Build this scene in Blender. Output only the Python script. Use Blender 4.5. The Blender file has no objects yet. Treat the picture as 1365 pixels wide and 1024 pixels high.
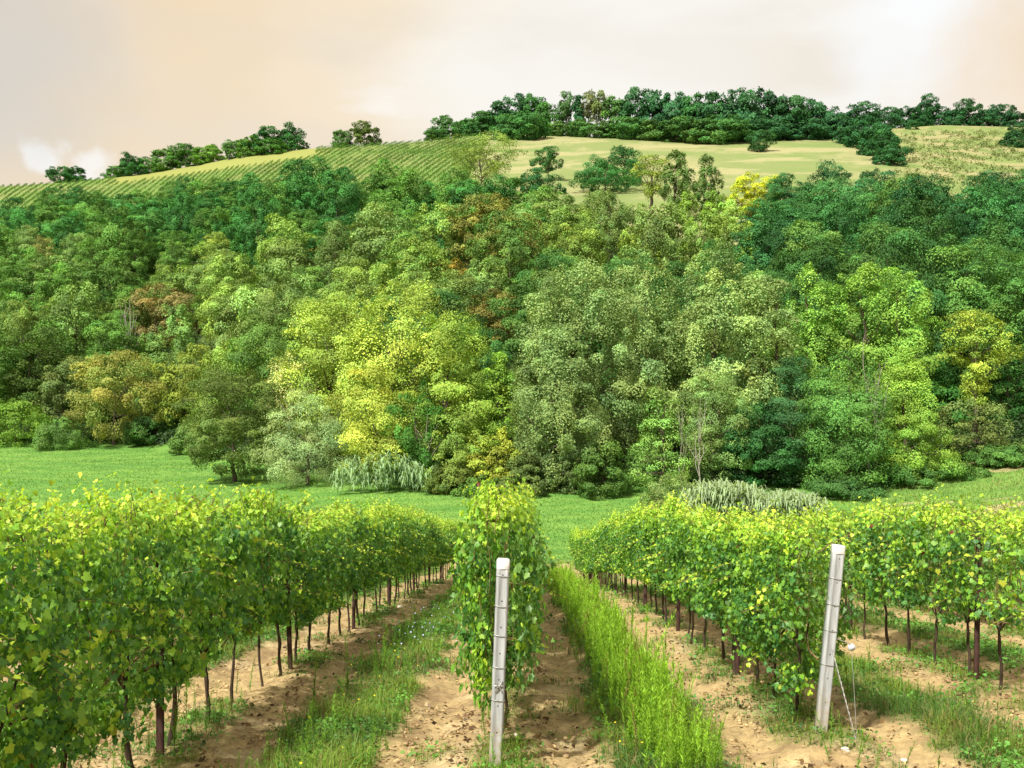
import bpy, math
import numpy as np
R = math.radians
scene = bpy.context.scene
COL = scene.collection

# ------------------------------------------------------------------ camera, sky, sun, exposure
CZ = 12.0                       # height of the camera above the valley datum
FP = 1327.0                     # focal length in pixels of a 1365 px wide picture
cam_d = bpy.data.cameras.new("camera")
cam = bpy.data.objects.new("camera", cam_d)
COL.objects.link(cam)
cam.location = (0, 0, CZ)
cam.rotation_euler = (R(90), 0, 0)
cam_d.sensor_width = 36.0
cam_d.lens = 36.0 * FP / 1365.0
cam_d.shift_y = -12.0 / 1365.0
cam_d.clip_start = 0.1
cam_d.clip_end = 6000
scene.camera = cam

SUN_EL, SUN_AZ = 52.0, -142.0    # azimuth measured from +Y (the view) towards +X
world = bpy.data.worlds.new("World")
scene.world = world
world.use_nodes = True
wt = world.node_tree
wt.nodes.clear()
def wn(t, **k):
    n = wt.nodes.new(t)
    for a, b in k.items(): setattr(n, a, b)
    return n
wl = wt.links.new
wout = wn('ShaderNodeOutputWorld')
sky = wn('ShaderNodeTexSky', sky_type='NISHITA', sun_disc=False, sun_elevation=R(SUN_EL), sun_rotation=R(SUN_AZ))
bg_sky = wn('ShaderNodeBackground'); bg_sky.inputs['Strength'].default_value = 0.13
wl(sky.outputs[0], bg_sky.inputs['Color'])
tc = wn('ShaderNodeTexCoord')
mp = wn('ShaderNodeMapping'); mp.inputs['Scale'].default_value = (2.0, 2.0, 4.2); mp.inputs['Location'].default_value = (0.35, 0.2, 0.1)
wl(tc.outputs['Generated'], mp.inputs['Vector'])
nz = wn('ShaderNodeTexNoise'); nz.inputs['Scale'].default_value = 1.25; nz.inputs['Detail'].default_value = 5; nz.inputs['Roughness'].default_value = 0.5
wl(mp.outputs[0], nz.inputs['Vector'])
nz2 = wn('ShaderNodeTexNoise'); nz2.inputs['Scale'].default_value = 2.6; nz2.inputs['Detail'].default_value = 6; nz2.inputs['Roughness'].default_value = 0.5
mp2 = wn('ShaderNodeMapping'); mp2.inputs['Scale'].default_value = (1.5, 1.5, 4.6); mp2.inputs['Location'].default_value = (5.3, 2.2, 0.9)
wl(tc.outputs['Generated'], mp2.inputs['Vector']); wl(mp2.outputs[0], nz2.inputs['Vector'])
# warm in the west (left of the view), white overhead of the hill, warm again at the right edge
sx = wn('ShaderNodeSeparateXYZ'); wl(tc.outputs['Generated'], sx.inputs[0])
rampx = wn('ShaderNodeValToRGB')
mr = wn('ShaderNodeMapRange'); mr.inputs['From Min'].default_value = -0.6; mr.inputs['From Max'].default_value = 0.6
addn = wn('ShaderNodeMath', operation='MULTIPLY_ADD'); addn.inputs[1].default_value = 0.62
sub = wn('ShaderNodeMath', operation='SUBTRACT'); sub.inputs[1].default_value = 0.5
wl(nz.outputs['Fac'], sub.inputs[0]); wl(sub.outputs[0], addn.inputs[0]); wl(sx.outputs['X'], addn.inputs[2])
wl(addn.outputs[0], mr.inputs['Value']); wl(mr.outputs[0], rampx.inputs['Fac'])
cr = rampx.color_ramp
cr.elements[0].position = 0.10; cr.elements[0].color = (0.585, 0.495, 0.38, 1)
cr.elements[1].position = 0.97; cr.elements[1].color = (0.67, 0.53, 0.365, 1)
for p, c in ((0.22, (0.655, 0.52, 0.345, 1)), (0.38, (0.685, 0.575, 0.42, 1)), (0.52, (0.705, 0.665, 0.59, 1)), (0.70, (0.69, 0.655, 0.59, 1)), (0.82, (0.665, 0.58, 0.455, 1))):
    e = cr.elements.new(p); e.color = c
# paler and greyer breaks in the cloud
ramp2 = wn('ShaderNodeValToRGB')
ramp2.color_ramp.elements[0].position = 0.56; ramp2.color_ramp.elements[0].color = (0, 0, 0, 1)
ramp2.color_ramp.elements[1].position = 0.72; ramp2.color_ramp.elements[1].color = (1, 1, 1, 1)
wl(nz2.outputs['Fac'], ramp2.inputs['Fac'])
mixc = wn('ShaderNodeMixRGB'); mixc.inputs['Color2'].default_value = (0.74, 0.74, 0.725, 1)
wl(ramp2.outputs[0], mixc.inputs['Fac']); wl(rampx.outputs[0], mixc.inputs['Color1'])
ramp3 = wn('ShaderNodeValToRGB'); ramp3.color_ramp.elements[0].position = 0.36; ramp3.color_ramp.elements[0].color = (0.55, 0.55, 0.55, 1); ramp3.color_ramp.elements[1].position = 0.49; ramp3.color_ramp.elements[1].color = (0, 0, 0, 1)
wl(nz2.outputs['Fac'], ramp3.inputs['Fac'])
mixg = wn('ShaderNodeMixRGB'); mixg.inputs['Color2'].default_value = (0.60, 0.52, 0.41, 1); wl(ramp3.outputs[0], mixg.inputs['Fac']); wl(mixc.outputs[0], mixg.inputs['Color1']); mixc = mixg
# separate breaks and banks in the cloud layer: direction (x, z at unit depth), angular radius, colour, amount
nwarp = wn('ShaderNodeTexNoise'); nwarp.inputs['Scale'].default_value = 13.0; nwarp.inputs['Detail'].default_value = 6; wl(tc.outputs['Generated'], nwarp.inputs['Vector'])
wsub = wn('ShaderNodeVectorMath', operation='SUBTRACT'); wsub.inputs[1].default_value = (0.5, 0.5, 0.5); wl(nwarp.outputs['Color'], wsub.inputs[0])
wmul = wn('ShaderNodeVectorMath', operation='SCALE'); wmul.inputs['Scale'].default_value = 0.12; wl(wsub.outputs[0], wmul.inputs[0])
wadd = wn('ShaderNodeVectorMath', operation='ADD'); wl(tc.outputs['Generated'], wadd.inputs[0]); wl(wmul.outputs[0], wadd.inputs[1])
for dx_, dz_, rad_, col_, amt_ in ((0.43, 0.36, 0.10, (0.72, 0.73, 0.73), 0.7), (-0.475, 0.222, 0.024, (0.74, 0.73, 0.71), 0.8), (-0.42, 0.206, 0.022, (0.73, 0.72, 0.70), 0.7), (-0.57, 0.35, 0.15, (0.46, 0.445, 0.415), 0.6), (0.10, 0.30, 0.20, (0.705, 0.68, 0.63), 0.5), (-0.30, 0.345, 0.09, (0.66, 0.52, 0.34), 0.5), (0.53, 0.27, 0.12, (0.66, 0.51, 0.34), 0.6)):
    ln_ = math.sqrt(dx_ * dx_ + 1 + dz_ * dz_)
    dist = wn('ShaderNodeVectorMath', operation='DISTANCE'); dist.inputs[1].default_value = (dx_ / ln_, 1 / ln_, dz_ / ln_); wl(wadd.outputs[0], dist.inputs[0])
    mr_ = wn('ShaderNodeMapRange', interpolation_type='SMOOTHSTEP'); mr_.inputs['From Min'].default_value = rad_ * 0.35; mr_.inputs['From Max'].default_value = rad_ * 1.15; mr_.inputs['To Min'].default_value = amt_; mr_.inputs['To Max'].default_value = 0
    wl(dist.outputs['Value'], mr_.inputs['Value'])
    mx_ = wn('ShaderNodeMixRGB'); mx_.inputs['Color2'].default_value = (*col_, 1); wl(mr_.outputs[0], mx_.inputs['Fac']); wl(mixc.outputs[0], mx_.inputs['Color1']); mixc = mx_
bg_cl = wn('ShaderNodeBackground'); bg_cl.inputs['Strength'].default_value = 0.69
wl(mixc.outputs[0], bg_cl.inputs['Color'])
mixs = wn('ShaderNodeMixShader'); mixs.inputs['Fac'].default_value = 0.94
wl(bg_sky.outputs[0], mixs.inputs[1]); wl(bg_cl.outputs[0], mixs.inputs[2]); wl(mixs.outputs[0], wout.inputs['Surface'])

sun_d = bpy.data.lights.new("sun", 'SUN')
sun_d.energy = 4.2; sun_d.angle = R(4); sun_d.color = (1.0, 0.955, 0.86)
sun = bpy.data.objects.new("sun", sun_d); COL.objects.link(sun)
sun.rotation_euler = (R(90 - SUN_EL), 0, R(180 - SUN_AZ))
sun.location = (-40, -40, 90)

scene.view_settings.view_transform = 'Standard'
scene.view_settings.look = 'None'
scene.view_settings.exposure = 1.02
scene.view_settings.gamma = 1
scene.cycles.max_bounces = 7
scene.cycles.diffuse_bounces = 4
scene.cycles.transmission_bounces = 4
scene.cycles.glossy_bounces = 2

# ------------------------------------------------------------------ numpy helpers
rng = np.random.default_rng(7)
def _hash(ix, iy, s):
    h = (ix.astype(np.int64) * 374761393 + iy.astype(np.int64) * 668265263 + s * 974711) & 0xffffffff
    h = ((h ^ (h >> 13)) * 1274126177) & 0xffffffff
    return ((h ^ (h >> 16)) & 0xffff) / 65535.0
def vnoise(x, y, s=0):
    x = np.asarray(x, float); y = np.asarray(y, float)
    ix = np.floor(x); iy = np.floor(y); fx = x - ix; fy = y - iy
    fx = fx * fx * (3 - 2 * fx); fy = fy * fy * (3 - 2 * fy)
    a = _hash(ix, iy, s); b = _hash(ix + 1, iy, s); c = _hash(ix, iy + 1, s); d = _hash(ix + 1, iy + 1, s)
    return (a + (b - a) * fx) * (1 - fy) + (c + (d - c) * fx) * fy
def fbm(x, y, s=0, o=4, g=0.5):
    t = 0; a = 1; n = 0
    for i in range(o):
        t = t + a * vnoise(np.asarray(x) * 2 ** i, np.asarray(y) * 2 ** i, s + 17 * i); n += a; a *= g
    return t / n
def sstep(a, b, x):
    t = np.clip((np.asarray(x, float) - a) / (b - a), 0, 1); return t * t * (3 - 2 * t)
def splus(x, k):
    x = np.asarray(x, float) / k
    return k * np.log1p(np.exp(np.clip(x, -40, 40))) + np.where(x > 40, (x - 40) * k, 0)
def unit(v): return v / np.maximum(np.linalg.norm(v, axis=-1, keepdims=True), 1e-9)

# ------------------------------------------------------------------ terrain (heights above the datum)
_px = lambda x: (np.asarray(x, float) - 682.5) / FP
DH_X = _px([-900, -200, 0, 200, 260, 330, 420, 520, 700, 900, 1120, 1365, 1600, 2300])
DH_D = np.array([175, 162, 157, 152, 142, 120, 110, 104, 99, 95, 94, 98, 105, 120.0])
SK_X = _px([-900, -200, 0, 60, 150, 200, 300, 400, 480, 560, 620, 690, 760, 850, 950, 1000, 1100, 1180, 1250, 1365, 1600, 2300])
SK_Y = np.array([262, 252, 247, 243, 235, 229, 211, 197, 193, 187, 180, 177, 180, 184, 188, 187, 184, 170, 165, 168, 172, 185.0])
FE_X = _px([-900, 0, 60, 130, 200, 300, 350, 420, 500, 560, 640, 700, 760, 830, 900, 960, 1010, 1050, 1110, 1180, 1230, 1290, 1330, 1365, 2300])
FE_Y = np.array([268, 268, 262, 255, 250, 234, 250, 245, 240, 250, 255, 255, 262, 270, 292, 287, 264, 237, 227, 237, 257, 252, 227, 220, 220.0]) + np.array([40] * 11 + [50] + [58] * 13)
SL = 0.33
def d_hill(u): return np.interp(u, DH_X, DH_D)
def d_crest(u): return (11 + SL * d_hill(u)) / (SL - (500 - np.interp(u, SK_X, SK_Y)) / FP)
def d_field(u): return (11 + SL * d_hill(u)) / (SL - (500 - np.interp(u, FE_X, FE_Y)) / FP)
def ground(X, Y):
    X = np.asarray(X, float); Y = np.asarray(Y, float)
    u = np.clip(X / np.maximum(Y, 1.0), -1.2, 1.2)
    k = np.clip(1 + 0.09 * X, 0.3, 1.35)
    near = -(2.2 + 0.143 * Y + 0.05 * k * splus(Y - 29, 4))
    bank = np.minimum(0.165 * splus(X - 28.5, 2.0), 4.0) * sstep(30, 60, Y) * (1 - sstep(95, 130, Y))
    mead = -11.0 + bank + 0.25 * (fbm(X * 0.05, Y * 0.05, 3) - 0.5)
    z = 0.5 * (near + mead + np.sqrt((near - mead) ** 2 + 0.5))
    dh = d_hill(u)
    w = sstep(0, 40, Y - dh)
    z = z + SL * splus(Y - dh, 5.0) + w * (2.2 * (fbm(X * 0.025, Y * 0.025, 5, 3) - 0.5) + 0.5 * (fbm(X * 0.12, Y * 0.12, 6, 3) - 0.5)) * (1 - sstep(250, 330, Y) * 0.6)
    dc = d_crest(u)
    zc = (500 - np.interp(u, SK_X, SK_Y)) / FP * dc + 0.8 - 0.06 * np.maximum(Y - dc, 0)
    h = 0.5 * (z + zc - np.sqrt((z - zc) ** 2 + 4.0))
    return np.where(Y > 200, h, z) + CZ
def proj(X, Y, Z): return 682.5 + FP * X / Y, 500 - FP * (Z - CZ) / Y

ROW0, ROWS_AT, SKEW = -0.10, 3.15, 0.0133
ROW_END = 55.0
def rowx(k, Y): return ROW0 + ROWS_AT * k + SKEW * (Y - 9)
def phase(X, Y): return ((X - SKEW * (Y - 9) - ROW0) / ROWS_AT)

# ------------------------------------------------------------------ mesh helpers
def mesh(name, V, F, col=None, mats=(), smooth=False, mi=None):
    V = np.asarray(V, np.float32); m = bpy.data.meshes.new(name)
    Fs = F if isinstance(F, (list, tuple)) else [F]
    Fs = [np.asarray(f, np.int32) for f in Fs if len(f)]
    m.vertices.add(len(V)); m.vertices.foreach_set('co', V.ravel())
    nl = sum(f.size for f in Fs); npoly = sum(len(f) for f in Fs)
    m.loops.add(nl); m.loops.foreach_set('vertex_index', np.concatenate([f.ravel() for f in Fs]))
    m.polygons.add(npoly)
    tot = np.concatenate([np.full(len(f), f.shape[1], np.int32) for f in Fs])
    m.polygons.foreach_set('loop_start', np.concatenate([[0], np.cumsum(tot)[:-1]]).astype(np.int32))
    if smooth: m.polygons.foreach_set('use_smooth', np.ones(npoly, bool))
    if mi is not None: m.polygons.foreach_set('material_index', np.asarray(mi, np.int32))
    if col is not None:
        a = m.color_attributes.new('Col', 'FLOAT_COLOR', 'POINT')
        c = np.ones((len(V), 4), np.float32); c[:, :3] = col
        a.data.foreach_set('color', c.ravel())
    for x in mats: m.materials.append(x)
    m.update(calc_edges=True)
    return m
def link(name, data, parent=None, loc=(0, 0, 0), rz=0.0, sc=None):
    o = bpy.data.objects.new(name, data); COL.objects.link(o)
    o.location = loc; o.rotation_euler = (0, 0, rz)
    if sc is not None: o.scale = sc if hasattr(sc, '__len__') else (sc, sc, sc)
    if parent is not None: o.parent = parent
    return o
def tag(o, label=None, cat=None, group=None, kind=None):
    if label: o['label'] = label
    if cat: o['category'] = cat
    if group: o['group'] = group
    if kind: o['kind'] = kind
    return o
def root(name, label, cat, loc, group=None, rz=0.0):
    o = link(name, None, None, loc, rz); o.empty_display_size = 0.2
    return tag(o, label, cat, group)

class Acc:
    """collects vertices, faces and colours of one mesh"""
    def __init__(s): s.V = []; s.F = {}; s.C = []; s.n = 0
    def add(s, V, F, col):
        V = np.asarray(V, float).reshape(-1, 3); F = np.asarray(F)
        s.V.append(V); s.F.setdefault(F.shape[1], []).append(F + s.n)
        c = np.asarray(col, float); s.C.append(np.broadcast_to(c, (len(V), 3)) if c.ndim == 1 else c)
        s.n += len(V); return s
    def mesh(s, name, mats, smooth=False):
        return mesh(name, np.concatenate(s.V), [np.concatenate(f) for f in s.F.values()], np.concatenate(s.C), mats, smooth)

def tube(P, r, n=6, cap=True):
    P = np.asarray(P, float); r = np.broadcast_to(np.asarray(r, float), (len(P),))
    T = unit(np.gradient(P, axis=0))
    ref = np.array([0.0, 0, 1]) if abs(T[0, 2]) < 0.9 else np.array([1.0, 0, 0])
    A = unit(np.cross(T, ref)); B = np.cross(T, A)
    a = np.linspace(0, 2 * np.pi, n, endpoint=False)
    V = (P[:, None] + r[:, None, None] * (np.cos(a)[None, :, None] * A[:, None] + np.sin(a)[None, :, None] * B[:, None])).reshape(-1, 3)
    i = np.arange(len(P) - 1)[:, None] * n; j = np.arange(n)[None]; j2 = (j + 1) % n
    F = np.stack([i + j, i + j2, i + n + j2, i + n + j], -1).reshape(-1, 4)
    return V, F
LEAF_T = np.array([[0, 0, 0], [0.36, 0.45, 0.07], [0, 1, -0.06], [-0.36, 0.45, 0.07]])
LEAF_F = np.array([[0, 1, 2, 3]])
h_ = [(0.20, -0.13), (0.47, 0.0), (0.40, 0.20), (0.60, 0.46), (0.36, 0.52), (0.25, 0.74), (0, 1.0)]
_out = [(0, 0.06)] + h_ + [(-x, y) for x, y in h_[-2::-1]]
VINE_T = np.array([(0, 0.36)] + _out); VINE_T = np.c_[VINE_T, 0.22 * np.abs(VINE_T[:, 0]) - 0.22 * VINE_T[:, 1] ** 2]
VINE_F = np.array([[0, i, i % (len(_out)) + 1] for i in range(1, len(_out) + 1)])
def place(T, F, P, N, D, S, Z=None):
    """copies template T at points P with normal N, tip towards D, size S"""
    N = unit(N); D = unit(D - (D * N).sum(1, keepdims=True) * N); B = np.cross(D, N)
    S = np.asarray(S, float)
    if S.ndim == 1: S = np.c_[S, S]
    V = P[:, None] + S[:, 0, None, None] * T[None, :, 0, None] * B[:, None] + S[:, 1, None, None] * (T[None, :, 1, None] * D[:, None] + (1.0 if Z is None else Z[:, None, None]) * T[None, :, 2, None] * N[:, None])
    Fi = (F[None] + (np.arange(len(P)) * len(T))[:, None, None]).reshape(-1, F.shape[1])
    return V.reshape(-1, 3), Fi
def rep(c, k): return np.repeat(c, k, axis=0)
def rdir(n, g=rng): return unit(g.normal(size=(n, 3)))

# ------------------------------------------------------------------ materials
def mat(name):
    m = bpy.data.materials.new(name); m.use_nodes = True
    nt = m.node_tree; nt.nodes.clear()
    return m, nt, nt.nodes.new, nt.links.new
def leaf_mat(name, trans=0.35, rough=0.5, spec=0.3, objcol=True, back=None, ttint=(1.25, 1.2, 0.55)):
    m, nt, N, L = mat(name)
    out = N('ShaderNodeOutputMaterial'); at = N('ShaderNodeAttribute'); at.attribute_name = 'Col'
    c = at.outputs['Color']
    if objcol:
        oi = N('ShaderNodeObjectInfo'); mu = N('ShaderNodeMixRGB'); mu.blend_type = 'MULTIPLY'; mu.inputs[0].default_value = 1
        L(c, mu.inputs[1]); L(oi.outputs['Color'], mu.inputs[2]); c = mu.outputs[0]
    tr = N('ShaderNodeMixRGB'); tr.blend_type = 'MULTIPLY'; tr.inputs[0].default_value = 1; tr.inputs[2].default_value = (*ttint, 1)
    L(c, tr.inputs[1])
    base = c
    if back:
        ge = N('ShaderNodeNewGeometry'); mb = N('ShaderNodeMixRGB'); mb.inputs[2].default_value = (*back, 1)
        mk = N('ShaderNodeMath'); mk.operation = 'MULTIPLY'; mk.inputs[1].default_value = 0.45
        L(ge.outputs['Backfacing'], mk.inputs[0]); L(mk.outputs[0], mb.inputs[0]); L(c, mb.inputs[1]); base = mb.outputs[0]
    bs = N('ShaderNodeBsdfPrincipled'); bs.inputs['Roughness'].default_value = rough; bs.inputs['Specular IOR Level'].default_value = spec
    L(base, bs.inputs['Base Color'])
    tl = N('ShaderNodeBsdfTranslucent'); L(tr.outputs[0], tl.inputs['Color'])
    mx = N('ShaderNodeMixShader'); mx.inputs[0].default_value = trans
    L(bs.outputs[0], mx.inputs[1]); L(tl.outputs[0], mx.inputs[2]); L(mx.outputs[0], out.inputs['Surface'])
    return m
M_TREE = leaf_mat("tree_leaf", 0.20, 0.6, 0.12)
M_VINE = leaf_mat("vine_leaf", 0.36, 0.48, 0.42, back=(0.24, 0.36, 0.15), ttint=(1.1, 1.25, 0.5))
M_GRASS = leaf_mat("grass_blade", 0.35, 0.5, 0.25, objcol=False)
def solid(name, c1, c2, scale=8, rough=0.8, bump=0.3, stretch=(1, 1, 1), detail=5, metallic=0.0, spec=0.3):
    m, nt, N, L = mat(name)
    out = N('ShaderNodeOutputMaterial'); bs = N('ShaderNodeBsdfPrincipled'); tcn = N('ShaderNodeTexCoord'); mpn = N('ShaderNodeMapping')
    mpn.inputs['Scale'].default_value = stretch
    nzn = N('ShaderNodeTexNoise'); nzn.inputs['Scale'].default_value = scale; nzn.inputs['Detail'].default_value = detail; nzn.inputs['Roughness'].default_value = 0.65
    L(tcn.outputs['Object'], mpn.inputs[0]); L(mpn.outputs[0], nzn.inputs['Vector'])
    rp = N('ShaderNodeValToRGB'); rp.color_ramp.elements[0].position = 0.32; rp.color_ramp.elements[1].position = 0.68
    rp.color_ramp.elements[0].color = (*c1, 1); rp.color_ramp.elements[1].color = (*c2, 1)
    L(nzn.outputs['Fac'], rp.inputs[0]); L(rp.outputs[0], bs.inputs['Base Color'])
    bp = N('ShaderNodeBump'); bp.inputs['Strength'].default_value = bump; bp.inputs['Distance'].default_value = 0.01
    L(nzn.outputs['Fac'], bp.inputs['Height']); L(bp.outputs[0], bs.inputs['Normal'])
    bs.inputs['Roughness'].default_value = rough; bs.inputs['Metallic'].default_value = metallic; bs.inputs['Specular IOR Level'].default_value = spec
    L(bs.outputs[0], out.inputs['Surface'])
    return m
M_BARK = solid("bark", (0.05, 0.036, 0.025), (0.14, 0.11, 0.08), 6, 0.9, 0.5, (4, 4, 1))
M_DEAD = solid("dead_wood", (0.20, 0.18, 0.15), (0.36, 0.33, 0.28), 5, 0.85, 0.3, (4, 4, 1))
M_VBARK = solid("vine_bark", (0.028, 0.018, 0.012), (0.085, 0.058, 0.038), 30, 0.95, 0.8, (2, 2, 0.4))
M_CANE = solid("vine_cane", (0.12, 0.075, 0.035), (0.24, 0.17, 0.07), 30, 0.7, 0.2, (2, 2, 0.5))
M_CONC = solid("post_concrete", (0.25, 0.265, 0.275), (0.41, 0.43, 0.44), 9, 0.85, 0.35, (3, 3, 0.35))
def post_dirt(m):
    nt = m.node_tree; N, L = nt.nodes.new, nt.links.new
    bs = next(n for n in nt.nodes if n.type == 'BSDF_PRINCIPLED'); src = bs.inputs['Base Color'].links[0].from_socket
    tcn = N('ShaderNodeTexCoord'); sp = N('ShaderNodeSeparateXYZ'); L(tcn.outputs['Object'], sp.inputs[0])
    nz_ = N('ShaderNodeTexNoise'); nz_.inputs['Scale'].default_value = 14; nz_.inputs['Detail'].default_value = 6; L(tcn.outputs['Object'], nz_.inputs['Vector'])
    ad = N('ShaderNodeMath'); ad.operation = 'MULTIPLY_ADD'; ad.inputs[1].default_value = -0.9; L(nz_.outputs['Fac'], ad.inputs[0]); L(sp.outputs['Z'], ad.inputs[2])
    mr_ = N('ShaderNodeMapRange'); mr_.inputs['From Min'].default_value = -0.40; mr_.inputs['From Max'].default_value = 0.0; mr_.inputs['To Min'].default_value = 0.75; mr_.inputs['To Max'].default_value = 0.0
    L(ad.outputs[0], mr_.inputs['Value']); mx = N('ShaderNodeMixRGB'); mx.inputs[2].default_value = (0.30, 0.22, 0.12, 1); L(mr_.outputs[0], mx.inputs[0]); L(src, mx.inputs[1])
    n3 = N('ShaderNodeTexNoise'); n3.inputs['Scale'].default_value = 3.5; n3.inputs['Detail'].default_value = 6; mp_ = N('ShaderNodeMapping'); mp_.inputs['Scale'].default_value = (9, 9, 0.7); L(tcn.outputs['Object'], mp_.inputs[0]); L(mp_.outputs[0], n3.inputs['Vector'])
    m3 = N('ShaderNodeMapRange'); m3.inputs['From Min'].default_value = 0.55; m3.inputs['From Max'].default_value = 0.72; m3.inputs['To Max'].default_value = 0.55; L(n3.outputs['Fac'], m3.inputs['Value'])
    mx2 = N('ShaderNodeMixRGB'); mx2.inputs[2].default_value = (0.20, 0.19, 0.165, 1); L(m3.outputs[0], mx2.inputs[0]); L(mx.outputs[0], mx2.inputs[1]); L(mx2.outputs[0], bs.inputs['Base Color'])
post_dirt(M_CONC)
M_CAP = solid("post_end_concrete", (0.46, 0.465, 0.46), (0.62, 0.62, 0.60), 14, 0.85, 0.25)
M_STAKE = solid("rusty_stake", (0.022, 0.010, 0.008), (0.060, 0.024, 0.016), 14, 0.75, 0.3, (3, 3, 0.6))
M_WIRE = solid("galvanised_wire", (0.30, 0.30, 0.29), (0.5, 0.5, 0.48), 20, 0.45, 0.0, metallic=0.7)
M_HOLE_SHADE = solid("post_hole_shade", (0.02, 0.02, 0.02), (0.05, 0.045, 0.04), 20, 0.9, 0.0)
M_STONE = solid("pale_stone", (0.45, 0.40, 0.32), (0.68, 0.63, 0.54), 18, 0.9, 0.5)
M_WHITE = solid("white_plastic", (0.42, 0.46, 0.52), (0.55, 0.58, 0.62), 20, 0.5, 0.0)

def ground_mat():
    m, nt, N, L = mat("earth_and_grass")
    out = N('ShaderNodeOutputMaterial'); bs = N('ShaderNodeBsdfPrincipled'); at = N('ShaderNodeAttribute'); at.attribute_name = 'Col'
    tcn = N('ShaderNodeTexCoord')
    n1 = N('ShaderNodeTexNoise'); n1.inputs['Scale'].default_value = 9; n1.inputs['Detail'].default_value = 8; n1.inputs['Roughness'].default_value = 0.7
    n2 = N('ShaderNodeTexNoise'); n2.inputs['Scale'].default_value = 55; n2.inputs['Detail'].default_value = 4; n2.inputs['Roughness'].default_value = 0.7
    L(tcn.outputs['Object'], n1.inputs['Vector']); L(tcn.outputs['Object'], n2.inputs['Vector'])
    r1 = N('ShaderNodeMapRange'); r1.inputs['From Min'].default_value = 0.25; r1.inputs['From Max'].default_value = 0.75; r1.inputs['To Min'].default_value = 0.62; r1.inputs['To Max'].default_value = 1.38
    r2 = N('ShaderNodeMapRange'); r2.inputs['From Min'].default_value = 0.25; r2.inputs['From Max'].default_value = 0.75; r2.inputs['To Min'].default_value = 0.8; r2.inputs['To Max'].default_value = 1.2
    L(n1.outputs['Fac'], r1.inputs['Value']); L(n2.outputs['Fac'], r2.inputs['Value'])
    mm = N('ShaderNodeMath'); mm.operation = 'MULTIPLY'; L(r1.outputs[0], mm.inputs[0]); L(r2.outputs[0], mm.inputs[1])
    vm = N('ShaderNodeVectorMath'); vm.operation = 'SCALE'; L(at.outputs['Color'], vm.inputs[0]); L(mm.outputs[0], vm.inputs['Scale'])
    L(vm.outputs[0], bs.inputs['Base Color'])
    bp = N('ShaderNodeBump'); bp.inputs['Strength'].default_value = 0.7; bp.inputs['Distance'].default_value = 0.03
    b2 = N('ShaderNodeBump'); b2.inputs['Strength'].default_value = 0.6; b2.inputs['Distance'].default_value = 0.008
    L(n1.outputs['Fac'], bp.inputs['Height']); L(n2.outputs['Fac'], b2.inputs['Height']); L(bp.outputs[0], b2.inputs['Normal']); L(b2.outputs[0], bs.inputs['Normal'])
    bs.inputs['Roughness'].default_value = 0.95; bs.inputs['Specular IOR Level'].default_value = 0.15
    L(bs.outputs[0], out.inputs['Surface'])
    return m
M_GROUND = ground_mat()

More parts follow.
